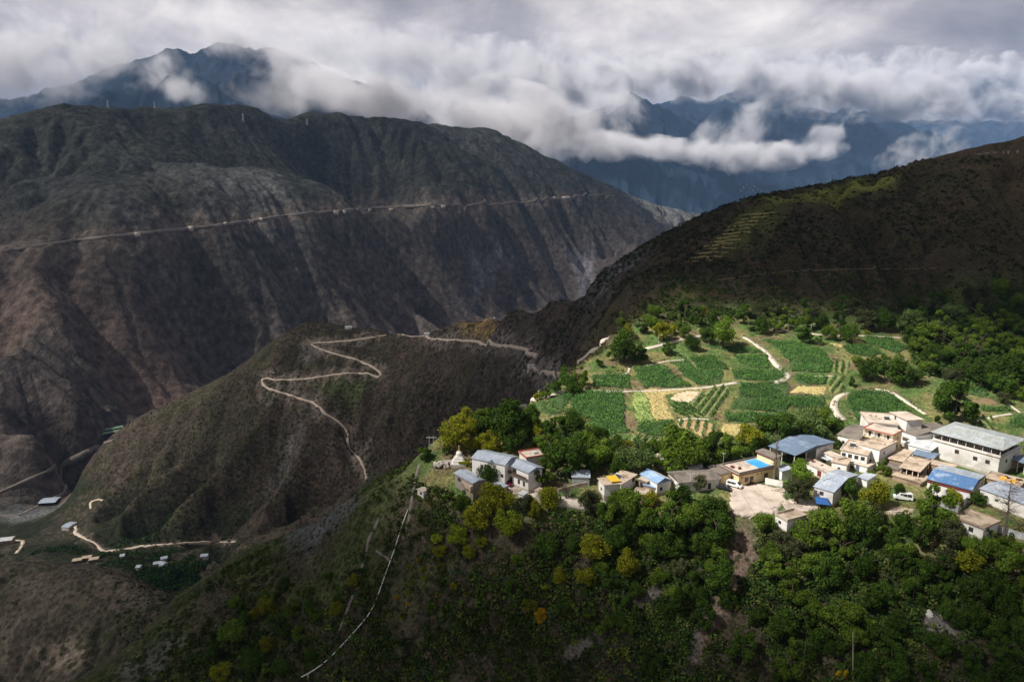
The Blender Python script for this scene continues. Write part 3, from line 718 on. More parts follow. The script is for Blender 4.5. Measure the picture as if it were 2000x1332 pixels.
ribbon('path', [(1400,548),(1480,536),(1540,530),(1600,528),(1680,525),(1760,526),(1830,524)], 0.7, M_trail, 0.3)
ribbon('road', [(143,1020),(150,1033),(146,1040),(165,1050),(185,1060),(195,1071),(205,1077),(230,1074),(280,1065),(340,1061),(400,1059),(462,1057)], 4.0, M_dirt, 1.5)
ribbon('road', [(178,993),(176,981),(188,974),(203,975)], 3.4, M_dirt, 1.5)
ribbon('road', [(-20,968),(0,960),(50,938),(100,917),(150,893),(190,872),(225,856)], 4.0, M_hway, 2.0)
ribbon('road', [(-20,1006),(35,1006),(70,990),(135,957)], 4.0, M_hway, 2.0)
ribbon('road', [(0,1053),(30,1055),(46,1057),(40,1070),(32,1080)], 4.0, M_dirt, 1.5)
ribbon('path', [(742,1010),(722,1050),(713,1090),(700,1130),(688,1165),(672,1205),(655,1250)], 1.1, M_trail2, 0.3)
ribbon('path', [(820,905),(812,935),(806,970),(800,1010),(786,1060)], 1.0, M_trail2, 0.3)
ribbon('path', [(735,1075),(750,1085),(765,1095)], 0.9, M_trail2, 0.3)
# pale spoil tipped below the highway
for i, (x_, w_) in enumerate(((268,12),(372,10),(440,5),(488,10),(510,6),(655,10),(672,5),(722,6),(765,7),(845,5),(865,7),(1085,9),(1105,14))):
    yy = np.interp(x_, [0, 300, 600, 900, 1040, 1120], [490, 452, 416, 400, 394, 382]) + 1.5
    a = hit(x_, yy, 1000)
    if a is None: continue
    s_ = a[1] / F; ribbon('spoil', [(x_ - w_ / 2, yy + 0.3), (x_, yy), (x_ + w_ / 2, yy - 0.6)], 9, M_spoil, 3.0, tilt=0.6, step=5)

# ------------------------------------------------------------------ fields
fld = []
def z4(l): return [(1000 + a / 4, 600 + b / 4) for a, b in l]
def z5(l): return [(1450 + a * .275, 600 + b * .275) for a, b in l]
FL = [('C', z4([(620,530),(900,530),(915,630),(940,640),(610,630)])), ('C', z4([(950,480),(1180,450),(1300,560),(1400,620),(1350,630),(1030,635),(970,570)])),
 ('C', z4([(1230,430),(1370,415),(1440,490),(1640,500),(1630,590),(1610,608),(1440,608),(1330,530),(1290,470)])), ('C', z4([(1380,385),(1560,390),(1680,460),(1690,495),(1460,485)])),
 ('C', z4([(1490,300),(1830,310),(1960,355),(1720,365)])), ('C', z4([(1720,375),(1990,380),(2000,482),(1800,465)])), ('C', z4([(1720,492),(2140,492),(2130,580),(1720,570)])),
 ('C', z4([(1770,592),(2150,590),(2170,760),(2130,825),(1700,805),(1780,650)])), ('C', z4([(1660,822),(2120,845),(2100,908),(1680,902)])),
 ('C', z4([(500,655),(870,665),(880,900),(900,990),(620,1000),(600,870),(440,830)])), ('C', z4([(280,700),(485,672),(410,795),(290,775)])), ('C', z4([(160,765),(265,745),(270,800),(395,832),(270,860)])),
 ('L', z4([(945,655),(1010,655),(1120,885),(980,890),(945,800)])), ('S', z4([(1015,655),(1190,695),(1250,880),(1125,883)])), ('S', z4([(1000,650),(1490,645),(1300,665),(1180,690)])),
 ('P', z4([(1290,672),(1480,660),(1390,748),(1215,735)])), ('R', z4([(1400,750),(1560,632),(1700,622),(1640,770),(1560,860),(1500,865)]), 1.05), ('R', z4([(1225,762),(1390,755),(1500,868),(1300,868)]), -0.9),
 ('C', z4([(980,905),(1255,890),(1180,960),(1160,1015),(960,985)])), ('R', z4([(950,1000),(1160,1022),(1120,1140),(820,1100)]), 1.0), ('Q', z4([(1300,892),(1530,885),(1600,950),(1480,1030),(1400,950),(1280,930)]), 1.2),
 ('S', z4([(1650,910),(1820,915),(1800,960),(1740,1010),(1600,1000)])),
 ('C', z5([(130,232),(380,257),(560,302),(640,400),(610,468),(350,458),(330,400),(230,280)])), ('C', z5([(370,482),(590,492),(590,548),(400,553)])), ('S', z5([(390,562),(600,567),(570,628),(340,603)])),
 ('C', z5([(310,622),(580,642),(590,718),(400,718),(300,700)])), ('C', z5([(770,600),(900,590),(1060,612),(1150,700),(1200,740),(1050,770),(890,815),(820,815),(740,680)])),
 ('R', z5([(660,390),(760,390),(740,478),(630,470)]), 1.1), ('R', z5([(600,502),(720,492),(720,600),(620,618)]), 0.9), ('C', z5([(700,282),(850,272),(1000,330),(900,358),(760,338)])),
 ('C', z5([(860,212),(1050,217),(1170,290),(1100,328),(900,268)])), ('S', z5([(740,225),(840,235),(880,262),(780,262)])), ('S', z5([(620,255),(740,270),(700,290)])),
 ('C', z5([(1480,500),(1600,510),(1750,620),(1700,648),(1560,598)])), ('R', z5([(1250,400),(1340,410),(1380,500),(1290,500)]), 1.9), ('B', z5([(1610,652),(1780,660),(1830,688),(1680,698)])),
 ('C', z5([(1690,702),(1900,722),(1930,748),(1700,743)])), ('C', z5([(1900,792),(2000,782),(2000,858),(1900,848)])), ('R', z5([(1640,790),(1770,780),(1770,870),(1640,860)]), 1.3)]
M_soil = {'C': pmat('crop_soil', (0.050, 0.085, 0.028), 0.95, 0.3, 1.2), 'R': pmat('row_soil', (0.200, 0.210, 0.085), 0.95, 0.25, 0.8, c2=(0.12, 0.15, 0.05)), 'Q': pmat('bare_soil', (0.36, 0.27, 0.14), 0.95, 0.2, 0.8),
 'S': pmat('straw_stubble', (0.42, 0.36, 0.15), 0.95, 0.2, 1.0, c2=(0.46, 0.33, 0.16)), 'L': pmat('young_crop', (0.26, 0.32, 0.10), 0.95, 0.2, 1.0), 'P': pmat('drying_straw', (0.56, 0.46, 0.32), 0.95, 0.2, 0.9, c2=(0.44, 0.34, 0.2)),
 'B': pmat('ploughed_soil', (0.2, 0.14, 0.08), 0.95, 0.2, 0.9)}
M_crop = leaf_mat('crop_leaf', (0.060, 0.155, 0.042), (0.125, 0.235, 0.060), 0.22, 0.24)
M_straw = leaf_mat('straw_tuft', (0.36, 0.32, 0.13), (0.42, 0.30, 0.14), 0.35, 0.1)
rng = np.random.default_rng(5)
def inside(x, y, P):
    c = np.zeros(len(x), bool)
    for i in range(len(P)):
        x1, y1 = P[i]; x2, y2 = P[(i + 1) % len(P)]
        c ^= ((y1 > y) != (y2 > y)) & (x < (x2 - x1) * (y - y1) / (y2 - y1 + 1e-12) + x1)
    return c
def quads(c, size, rg, flat=0.5):
    """random leaf-sized quads at the points c"""
    n = len(c); d = rg.normal(size=(n, 3)); d[:, 2] += flat * 2; d /= np.linalg.norm(d, axis=1)[:, None]
    r = rg.normal(size=(n, 3)); u = np.cross(d, r); u /= np.linalg.norm(u, axis=1)[:, None]; v = np.cross(d, u)
    s = (np.asarray(size) * rg.uniform(0.6, 1.3, n) * 0.5)[:, None]; k = rg.uniform(0.5, 0.9, n)[:, None]
    V = np.stack([c - u * s, c - v * s * k, c + u * s, c + v * s * k], 1).reshape(-1, 3)
    return V, np.arange(4 * n).reshape(-1, 4)
M_bank = pmat('terrace_straw', (0.34, 0.30, 0.12), 0.95, 0.3, 0.5)
for k in range(9):
    yy = 416 + k * 7.5; xx = 1492 - k * 9; ribbon('terrace_bank', [(xx - 48 + (k * 13) % 17, yy + 5), (xx - 10, yy + 1), (xx + 22 - (k * 7) % 15, yy - 1)], 1.5, M_bank, 0.4, tilt=0.3)
for k in range(4): ribbon('terrace_bank', [(1340 + 10 * k, 512 - 8 * k), (1375 + 10 * k, 508 - 8 * k), (1400 + 12 * k, 509 - 8 * k)], 1.1, M_bank, 0.4, tilt=0.3)
for f in FL:
    P = gp(f[1]); 
    if len(P) < 3: continue
    P = np.array(P); x0, y0 = P.min(0); x1, y1 = P.max(0)
    st = 1.0; gx = np.arange(x0 - 1, x1 + 1, st); gy = np.arange(y0 - 1, y1 + 1, st); GX, GY = np.meshgrid(gx, gy)
    wob = fbm(GX, GY, 5, 2, 401) * 1.4
    ins = pmask(GX + wob, GY + wob, P, 0.4) > 0.5; Zf = height(GX, GY) + 0.10
    fq = ins[:-1, :-1]; ii = np.argwhere(fq); nxg = len(gx)
    if len(ii) < 3: continue
    va = ii[:, 0] * nxg + ii[:, 1]; q = np.stack([va, va + 1, va + nxg + 1, va + nxg], 1); used = np.unique(q); re = np.zeros(GX.size, int); re[used] = np.arange(len(used))
    VV = np.stack([GX, GY, Zf], -1).reshape(-1, 3)[used]; kd = f[0]
    # a terrace bed with its own edge
    nb = len(VV); qq = re[q]; VB = np.concatenate([VV, VV - np.array([0, 0, 0.5])]); 
    from collections import Counter
    ec = Counter(); es = {}
    for a, b, c, d in qq.tolist():
        for e in ((a, b), (b, c), (c, d), (d, a)): ec[frozenset(e)] += 1; es[frozenset(e)] = e
    sides = [(e[1], e[0], e[0] + nb, e[1] + nb) for k_, e in es.items() if ec[k_] == 1]
    put(bpy.data.objects.new('field', np_mesh('field', VB, np.concatenate([qq, np.array(sides)]), M_soil[kd])), kind='structure')
    area = len(ii) * st * st
    n = int(area * {'C': 4.2, 'R': 5.0, 'Q': 3.0, 'S': 1.2, 'L': 1.6, 'P': 0.5, 'B': 0.5}[kd] * 1.6)
    px_ = rng.uniform(x0, x1, n * 2); py_ = rng.uniform(y0, y1, n * 2)
    if kd in 'RQ':
        a = f[2]; s = px_ * math.sin(a) - py_ * math.cos(a); t = px_ * math.cos(a) + py_ * math.sin(a); sp = 2.7 if kd == 'R' else 3.0
        s = np.round(s / sp) * sp + rng.normal(0, 0.22, len(s)); px_ = s * math.sin(a) + t * math.cos(a); py_ = -s * math.cos(a) + t * math.sin(a)
    m = (pmask(px_[None] + fbm(px_[None], py_[None], 5, 2, 401) * 1.4, py_[None] + fbm(px_[None], py_[None], 5, 2, 401) * 1.4, P, 0.4)[0] > 0.5); px_, py_ = px_[m], py_[m]
    thin_ = (fbm(px_, py_, 9, 3, 451) + 0.5 * rng.uniform(size=len(px_)) > -0.12) | (kd in 'RQ'); px_, py_ = px_[thin_], py_[thin_]
    if not len(px_): continue
    hh = {'C': 1.25, 'R': 1.3, 'Q': 1.1, 'S': 0.35, 'L': 0.4, 'P': 0.25, 'B': 0.25}[kd]
    zz = height(px_, py_) + 0.15 + hh * rng.uniform(0.3, 1.0, len(px_)) * (1 + 0.5 * fbm(px_, py_, 4, 2, 77))
    V, Fc = quads(np.stack([px_, py_, zz], 1), 0.62 if kd in 'CRQ' else 0.5, rng, 0.5)
    put(bpy.data.objects.new('crop', np_mesh('crop', V, Fc, M_crop if kd in 'CRQL' else M_straw)), kind='stuff')

# ------------------------------------------------------------------ trees
def crown_np(seed, n, leaf, squash=0.85, lobes=16, top=0.0, loose=0.0):
    """unit crown (width 1, centre 0): leaf clumps gathered in uneven lobes"""
    rg = np.random.default_rng(seed); c = []; r = []
    while len(c) < lobes:
        p = rg.normal(size=3); p /= np.linalg.norm(p); p *= rg.uniform(0.15, 0.36); p[2] = p[2] * squash * (1 + 0.2 * (p[2] > 0))
        if p[2] < -0.20: continue
        c.append(p); r.append(rg.uniform(0.11, 0.20) * (1 - 0.25 * loose))
    c = np.array(c); r = np.array(r); k = rg.choice(len(c), n, p=r ** 2 / (r ** 2).sum())
    d = rg.normal(size=(n, 3)); d[:, 2] += 0.25; d /= np.linalg.norm(d, axis=1)[:, None]
    rad = r[k] * (1 - np.abs(rg.normal(0, 0.22, n))) * (1 + 0.18 * np.sin(d[:, 0] * 9 + k) * np.cos(d[:, 2] * 8 + k))
    P = c[k] + d * rad[:, None] * np.array([1, 1, 0.9])
    dd = d + rg.normal(0, 0.55, (n, 3)); dd /= np.linalg.norm(dd, axis=1)[:, None]
    rr = rg.normal(size=(n, 3)); u = np.cross(dd, rr); u /= np.linalg.norm(u, axis=1)[:, None]; v = np.cross(dd, u)
    s = (leaf * rg.uniform(0.6, 1.35, n) * 0.5)[:, None]; kk = rg.uniform(0.45, 0.85, n)[:, None]
    V = np.stack([P - u * s, P - v * s * kk, P + u * s, P + v * s * kk], 1).reshape(-1, 3)
    return V, np.arange(4 * n).reshape(-1, 4), c
def tube(P, Rr, sides=6):
    P = np.asarray(P, float); n = len(P); T = np.gradient(P, axis=0); T /= np.linalg.norm(T, axis=1)[:, None]
    ref = np.array([1, 0.13, 0.1]); U = np.cross(T, ref); U /= np.linalg.norm(U, axis=1)[:, None]; Wv = np.cross(T, U); a = np.linspace(0, 2 * math.pi, sides, endpoint=False)
    V = (P[:, None] + (U[:, None] * np.cos(a)[None, :, None] + Wv[:, None] * np.sin(a)[None, :, None]) * np.asarray(Rr)[:, None, None]).reshape(-1, 3)
    Fc = [[i * sides + j, i * sides + (j + 1) % sides, (i + 1) * sides + (j + 1) % sides, (i + 1) * sides + j] for i in range(n - 1) for j in range(sides)]
    return V, np.array(Fc)
def join(parts):
    V = []; Fc = []; o = 0
    for v, f in parts: V.append(v); Fc.append(f + o); o += len(v)
    return np.concatenate(V), np.concatenate(Fc)
M_bark = pmat('bark', (0.11, 0.085, 0.065), 0.95, 0.3, 3.0)
M_dead = pmat('dead_wood', (0.13, 0.105, 0.085), 0.95, 0.3, 3.0)
LEAF = {'D': leaf_mat('leaf_dark', (0.038, 0.078, 0.013), (0.072, 0.125, 0.020)), 'G': leaf_mat('leaf_green', (0.078, 0.140, 0.018), (0.140, 0.205, 0.028)),
        'L': leaf_mat('leaf_light', (0.085, 0.145, 0.045), (0.14, 0.20, 0.06)), 'Y': leaf_mat('leaf_yellowgreen', (0.150, 0.175, 0.014), (0.250, 0.250, 0.022)),
        'B': leaf_mat('leaf_lime', (0.20, 0.27, 0.02), (0.28, 0.34, 0.03)), 'A': leaf_mat('leaf_autumn', (0.42, 0.30, 0.012), (0.55, 0.34, 0.015)),
        'O': leaf_mat('leaf_olive', (0.065, 0.080, 0.034), (0.105, 0.115, 0.050))}
CROWN = {}; TRUNK = []
for kd, mt in LEAF.items():
    CROWN[kd] = []
    for q in range(5 if kd in 'DG' else 3):
        CROWN[kd].append([np_mesh('crown', *crown_np(ord(kd) * 7 + q, n_, lf, squash=0.7 + 0.14 * q, lobes=max(8, lb - 5 * q), loose=0.9 if (kd in 'OA' or q > 2) else 0.25 * q)[:2], mt) for n_, lf, lb in ((4600, 0.050, 34), (1300, 0.080, 14))])
for q in range(4):
    rg = np.random.default_rng(900 + q); parts = []
    zt = np.linspace(0, 0.62, 7); sway = np.cumsum(rg.normal(0, 0.008, (7, 2)), axis=0); tp = np.c_[sway, zt]; parts.append(tube(tp, np.linspace(0.030, 0.010, 7) * (1 + 0.5 * (zt < 0.05)), 7))
    for b in range(6):
        i0 = rg.integers(2, 6); a = b * 1.05 + rg.uniform(0, 0.5); L_ = rg.uniform(0.22, 0.36); e = tp[i0] + np.array([math.cos(a) * L_, math.sin(a) * L_, rg.uniform(0.12, 0.32)]); mpt = (tp[i0] + e) / 2 + np.array([0, 0, 0.04])
        parts.append(tube([tp[i0], mpt, e], [0.012, 0.008, 0.003], 5))
    TRUNK.append(np_mesh('trunk', *join(parts), M_bark))
# (column, row of crown centre, crown width in image columns, kind)
ZN = {}
def zone_trees(nm, group, lst): ZN[nm] = (group, lst)
zone_trees('around the stupa', 'trees around the left end of the village', [(888,850,84,'Y'),(957,861,48,'Y'),(926,868,36,'Y'),(945,832,44,'D'),(985,827,84,'D'),(1034,822,60,'D'),(1016,856,46,'D'),(996,868,38,'D'),(1072,848,36,'D'),(908,901,24,'Y'),(831,888,34,'D'),(872,878,22,'G')])
zone_trees('between fields and left farmhouse', 'trees between the fields and the left houses', [(1120,827,62,'D'),(1095,842,44,'D'),(1126,866,52,'D'),(1108,900,82,'D'),(1165,890,62,'G'),(1145,868,48,'G'),(1190,893,34,'D'),(1059,926,56,'G'),(955,926,54,'D')])
zone_trees('behind the middle houses', 'trees directly behind the middle houses', [(1238,897,74,'L'),(1208,908,38,'G'),(1330,872,86,'G'),(1342,898,76,'G'),(1302,893,44,'G'),(1396,874,58,'D'),(1427,883,42,'G'),(1420,862,34,'G'),(1466,858,60,'Y'),(1445,872,38,'G'),(1515,840,74,'D'),(1572,826,64,'L'),(1538,828,40,'D'),(1604,822,54,'G'),(1490,846,40,'G'),(1634,869,24,'D')])
zone_trees('among houses and square', 'trees standing among the village houses', [(1560,920,70,'G'),(1557,956,64,'O'),(1367,942,44,'O'),(1326,967,54,'D'),(1910,972,36,'D'),(1725,915,34,'G'),(1696,926,30,'G'),(1832,825,26,'D')])
zone_trees('below the left farmhouse', 'trees along the front edge of the village', [(967,973,74,'Y'),(935,1008,64,'Y'),(989,1022,60,'B'),(855,1050,28,'B'),(893,1050,46,'B'),(940,1060,30,'Y'),(917,1078,30,'Y'),(858,1078,30,'Y'),(1027,985,42,'O'),(1072,975,52,'Y'),(1152,980,56,'O'),(1190,1000,50,'G'),(905,985,40,'G'),(1045,1000,36,'Y')])
zone_trees('below the middle houses', 'trees along the front edge of the village', [(1229,985,64,'G'),(1205,972,40,'G'),(1262,1010,56,'G'),(1308,1005,74,'G'),(1300,1040,80,'D'),(1350,1005,60,'G'),(1389,992,72,'D'),(1395,1035,74,'D'),(1345,1045,60,'D'),(1491,1020,50,'G'),(1232,1030,50,'D'),(1270,975,34,'Y')])
zone_trees('below the right houses', 'trees along the front edge of the village', [(1527,1055,66,'O'),(1573,1045,76,'G'),(1615,1022,84,'G'),(1667,996,76,'G'),(1708,965,72,'Y'),(1653,955,48,'D'),(1755,958,36,'D'),(1685,1037,80,'D'),(1765,1023,54,'D'),(1818,998,88,'G'),(1860,975,46,'Y'),(1800,1045,64,'D'),(1640,1065,70,'G'),(1850,1050,50,'O'),(1740,1050,50,'D')])
zone_trees('low on the middle slope', 'trees on the dark slope under the village', [(1066,1064,58,'D'),(1160,1066,74,'Y'),(1223,1096,60,'Y'),(1142,1124,52,'Y'),(1093,1124,42,'Y'),(1037,1182,36,'Y'),(1057,1200,38,'A'),(1064,1146,16,'B'),(1405,1125,84,'D'),(1352,1142,50,'D'),(1321,1177,58,'D'),(1370,1205,60,'D'),(1450,1264,78,'D'),(1270,1290,56,'D'),(1120,1060,40,'D'),(1195,1130,44,'D'),(1100,1190,40,'D'),(1240,1150,40,'D'),(1420,1170,50,'D')])
zone_trees('on the bottom right slope', 'trees on the dark slope under the village', [(1517,1112,72,'G'),(1545,1150,82,'G'),(1580,1100,70,'G'),(1615,1116,80,'D'),(1685,1107,72,'D'),(1755,1100,70,'D'),(1888,1095,74,'Y'),(1975,1096,84,'G'),(1947,1145,80,'D'),(1643,1195,92,'G'),(1667,1240,64,'G'),(1587,1186,60,'G'),(1527,1219,80,'D'),(1538,1290,78,'G'),(1783,1156,50,'D'),(1825,1247,56,'D'),(1895,1282,60,'D'),(1720,1126,32,'O'),(1737,1282,60,'D'),(1645,1313,28,'A'),(1700,1170,60,'D'),(1840,1110,56,'D'),(1600,1245,60,'D'),(1750,1215,60,'D'),(1900,1200,66,'D'),(1980,1230,60,'D'),(1850,1190,50,'D'),(1480,1200,54,'D'),(1690,1290,50,'D'),(1810,1310,56,'D'),(1960,1310,64,'D'),(1925,1050,44,'G')])
zone_trees('left of the white pipe', 'small trees scattered on the left slope', [(522,1182,46,'Y'),(462,1176,32,'G'),(453,1236,66,'G'),(522,1257,40,'Y'),(570,1188,50,'G'),(432,1312,50,'Y'),(585,1236,42,'G'),(495,1287,54,'D'),(640,1122,32,'G'),(600,1152,38,'G'),(556,1140,32,'D'),(480,1205,36,'D'),(540,1215,40,'D'),(618,1200,36,'G'),(550,1300,44,'D'),(610,1280,36,'D'),(660,1170,30,'D'),(420,1270,36,'D')])
zone_trees('right of the white pipe', 'small yellow bushes right of the pipe', [(775,1163,15,'A'),(796,1179,11,'A'),(855,1161,15,'A'),(817,1093,16,'A'),(800,1107,20,'Y'),(824,1110,19,'Y'),(829,1128,19,'B'),(831,1144,13,'Y'),(801,1138,17,'Y'),(796,1156,20,'B'),(761,1200,15,'B'),(785,1200,19,'Y'),(861,1105,28,'Y'),(913,1080,26,'Y'),(889,1140,22,'Y'),(840,1180,22,'G')])
zone_trees('at upper left field edge', 'trees at the upper edge of the fields', [(1218,678,76,'D'),(1247,692,44,'D'),(1200,690,36,'D'),(1305,680,34,'D'),(1292,648,48,'Y'),(1275,628,40,'G'),(1327,632,32,'G'),(1338,606,38,'D'),(1215,626,34,'G'),(1225,648,40,'Y'),(1410,650,80,'G'),(1385,655,44,'D'),(1352,670,36,'D'),(1167,687,18,'D'),(1170,708,20,'D'),(1255,640,30,'D'),(1310,615,26,'G'),(1300,632,28,'Y')])
zone_trees('on the ravine-side field edge', 'trees on the shelf edge left of the fields', [(1107,742,50,'D'),(1134,740,42,'G'),(1085,755,34,'D'),(1065,765,30,'G'),(1050,772,24,'Y'),(1120,757,32,'D'),(1100,722,24,'D')])
zone_trees('in row behind upper fields', 'trees in the row behind the upper fields', [(1467,634,28,'L'),(1490,637,40,'D'),(1512,632,42,'G'),(1540,624,54,'G'),(1576,624,50,'G'),(1568,652,46,'D'),(1598,664,26,'D'),(1620,650,36,'G'),(1656,650,46,'D'),(1690,622,58,'O'),(1727,625,54,'D'),(1693,646,14,'Y'),(1640,625,40,'D'),(1605,630,36,'D')])
zone_trees('in the right-hand wood', 'trees in the wood on the right', [(1772,627,60,'L'),(1807,645,60,'G'),(1790,671,50,'G'),(1816,692,50,'D'),(1840,640,60,'G'),(1876,697,54,'D'),(1860,678,60,'G'),(1917,668,60,'G'),(1959,662,52,'G'),(1959,720,76,'D'),(1915,730,66,'D'),(1879,722,46,'D'),(1986,692,50,'G'),(1972,630,50,'G'),(1904,620,60,'G'),(1862,608,50,'L'),(1981,755,42,'G'),(1930,595,44,'O'),(1985,590,44,'G'),(1820,600,44,'O'),(1780,590,36,'G'),(1890,575,38,'O'),(1955,560,40,'G'),(1850,585,30,'G'),(2000,650,50,'D'),(1835,660,36,'O')])
zone_trees('between the right fields', 'trees between the right fields', [(1692,720,58,'D'),(1755,726,62,'D'),(1725,712,42,'D'),(1787,733,40,'D'),(1664,746,22,'D'),(1862,792,84,'D'),(1840,778,50,'D'),(1890,800,46,'D'),(1873,767,32,'G'),(1959,776,32,'O'),(1807,704,26,'D'),(1985,770,30,'G'),(1675,705,30,'G')])
def fill(nm, poly, n, w0, w1, kinds, seed, gap=0.55):
    r = random.Random(seed); L_ = ZN[nm][1]; P = np.array(poly, float); x0, y0 = P.min(0); x1, y1 = P.max(0); k = 0
    for t in range(4000):
        if k >= n: break
        x, y = r.uniform(x0, x1), r.uniform(y0, y1)
        if not inside(np.array([x]), np.array([y]), P)[0]: continue
        w = r.uniform(w0, w1)
        if any(math.hypot(x - q[0], (y - q[1]) * 1.5) < gap * (w + q[2]) * 0.5 for q in L_): continue
        L_.append((round(x), round(y), round(w), r.choice(kinds))); k += 1
fill('in the right-hand wood', [(1765,600),(1850,575),(2010,560),(2010,760),(1900,750),(1800,715),(1770,660)], 26, 36, 62, 'DGGDO', 1)
fill('on the bottom right slope', [(1480,1090),(2010,1080),(2010,1325),(1500,1325)], 22, 44, 70, 'DDGD', 2)
fill('low on the middle slope', [(1230,1090),(1400,1090),(1390,1150),(1330,1270),(1230,1300),(1120,1230),(1000,1150),(1010,1060),(1120,1040)], 18, 30, 52, 'DDGO', 3)
fill('behind the middle houses', [(1200,880),(1290,868),(1460,850),(1620,810),(1640,835),(1500,868),(1440,890),(1330,915),(1215,918)], 16, 34, 54, 'GDGLY', 4)
fill('between fields and left farmhouse', [(1000,812),(1110,825),(1200,850),(1215,915),(1080,915),(1030,870)], 16, 32, 50, 'DGD', 5)
fill('around the stupa', [(900,815),(1040,805),(1060,850),(1010,872),(960,880),(915,880)], 8, 36, 56, 'DGDY', 12)
fill('below the middle houses', [(1180,990),(1300,985),(1410,1010),(1410,1070),(1300,1080),(1180,1060)], 9, 40, 60, 'GDD', 6)
fill('below the right houses', [(1500,1040),(1700,1000),(1850,1020),(1990,1060),(1990,1090),(1500,1090)], 12, 44, 66, 'GDGO', 7)
fill('left of the white pipe', [(420,1230),(520,1130),(690,1100),(720,1130),(640,1250),(560,1325),(440,1325)], 10, 26, 44, 'DGDY', 8)
fill('in row behind upper fields', [(1450,600),(1740,590),(1750,640),(1450,640)], 10, 28, 46, 'DGO', 9)
fill('at upper left field edge', [(1230,600),(1340,590),(1400,620),(1400,645),(1280,660),(1220,650)], 8, 24, 38, 'DGY', 10)
CNAME = {'D': 'dark green', 'G': 'mid green', 'L': 'pale green', 'Y': 'yellow-green', 'B': 'bright lime green', 'A': 'golden yellow', 'O': 'greyish olive'}
ORD = ['first','second','third','fourth','fifth','sixth','seventh','eighth','ninth','tenth','eleventh','twelfth','thirteenth','fourteenth','fifteenth','sixteenth','seventeenth','eighteenth','nineteenth','twentieth'] + ['twenty-' + q for q in ('first','second','third','fourth','fifth','sixth','seventh','eighth','ninth')] + ['thirtieth'] + ['thirty-' + q for q in ('first','second','third','fourth','fifth','sixth','seventh','eighth','ninth')]
tree_foot = []
rnd = random.Random(11)
for nm, (grp, lst) in ZN.items():
    by = {}
    for t in sorted(lst): by.setdefault(t[3], []).append(t)
    for kd, ts in by.items():
        for i, (cx, cy, w, _) in enumerate(ts):
            small = w < 26
            h = hit(cx, cy + w * 0.40)
            if h is None: print('tree lost', cx, cy); continue
            D = float(np.dot(h, (0, CP, -SP))); wm = w * D / F * (1.12 if 'stupa' in nm or 'farmhouse' in nm or 'middle houses' in nm else 1.0)
            r_ = bpy.data.objects.new('bush' if small and kd in 'YAB' else 'tree', None)
            where = '' if len(ts) == 1 else f', {ORD[i]} of {len(ts)} from left'
            lab = (f'{CNAME[kd]} {"bush" if r_.name.startswith("bush") else "tree"} {nm}{where}')
            if len(lab.split()) > 16: lab = lab.replace('directly ', '').replace('standing ', '').replace(' green, ', ' green, ')
            put(r_, label=lab, cat='bush' if r_.name.startswith('bush') else 'tree', group=grp)
            r_.empty_display_size = 1; r_.location = (h[0], h[1], h[2] - 0.3)
            zz = rnd.uniform(0, 6.28); hgt_ = rnd.uniform(0.82, 1.25)
            cr = bpy.data.objects.new('crown', CROWN[kd][rnd.randrange(len(CROWN[kd]))][1 if w < 30 else 0]); put(cr, r_)
            cr.location = (0, 0, wm * 0.44); cr.scale = (wm * rnd.uniform(0.92, 1.15), wm * rnd.uniform(0.75, 1.05), wm * hgt_); cr.rotation_euler = (0, 0, zz)
            tk = bpy.data.objects.new('trunk', TRUNK[rnd.randrange(4)]); put(tk, r_); tk.scale = (wm, wm, wm); tk.rotation_euler = (0, 0, zz)
            tree_foot.append((h[0], h[1], wm))

# ------------------------------------------------------------------ scrub: low bushes nobody could count
def scrub_mat(name):
    m = bpy.data.materials.new(name); m.use_nodes = True; T = NT(m.node_tree); T.n.clear()
    a = T.new('ShaderNodeAttribute', attribute_name='Col'); g = T.new('ShaderNodeNewGeometry')
    f = T.math('ADD', T.math('MULTIPLY', g.outputs['Random Per Island'], 0.8), 0.6)
    cc = T.mix(1.0, a.outputs['Color'], T.new('ShaderNodeCombineColor', ins={0: f, 1: f, 2: f}).outputs[0], 'MULTIPLY')
    d = T.new('ShaderNodeBsdfDiffuse', ins={'Color': cc}); T.new('ShaderNodeOutputMaterial', ins={'Surface': d.outputs[0]})
    return m
M_scrub = scrub_mat('scrub_leaf')
def scrub(name, label, x, y, size, nq, cols, seed, leafk=0.30, sink=0.1):
    rg = np.random.default_rng(seed); n = len(x); z = height(x, y)
    c = np.repeat(np.stack([x, y, z], 1), nq, 0); s = np.repeat(size, nq)
    d = rg.normal(size=(n * nq, 3)); d[:, 2] = np.abs(d[:, 2]) * 0.9; d /= np.linalg.norm(d, axis=1)[:, None]
    P = c + d * (s * 0.5 * rg.uniform(0.55, 1.05, n * nq))[:, None]; P[:, 2] -= s * sink * 0 
    dd = d + rg.normal(0, 0.6, d.shape); dd /= np.linalg.norm(dd, axis=1)[:, None]
    r = rg.normal(size=d.shape); u = np.cross(dd, r); u /= np.linalg.norm(u, axis=1)[:, None]; v = np.cross(dd, u)
    q = (s * leafk * rg.uniform(0.7, 1.3, len(s)))[:, None]
    V = np.stack([P - u * q, P - v * q * 0.7, P + u * q, P + v * q * 0.7], 1).reshape(-1, 3)
    me = np_mesh(name, V, np.arange(len(V)).reshape(-1, 4), M_scrub)
    cc = np.repeat(cols, nq * 4, 0); cc = np.concatenate([cc, np.ones((len(cc), 1))], 1).astype(np.float32)
    at = me.color_attributes.new('Col', 'FLOAT_COLOR', 'POINT'); at.data.foreach_set('color', cc.ravel())
    put(bpy.data.objects.new(name, me), kind='stuff', label=label)
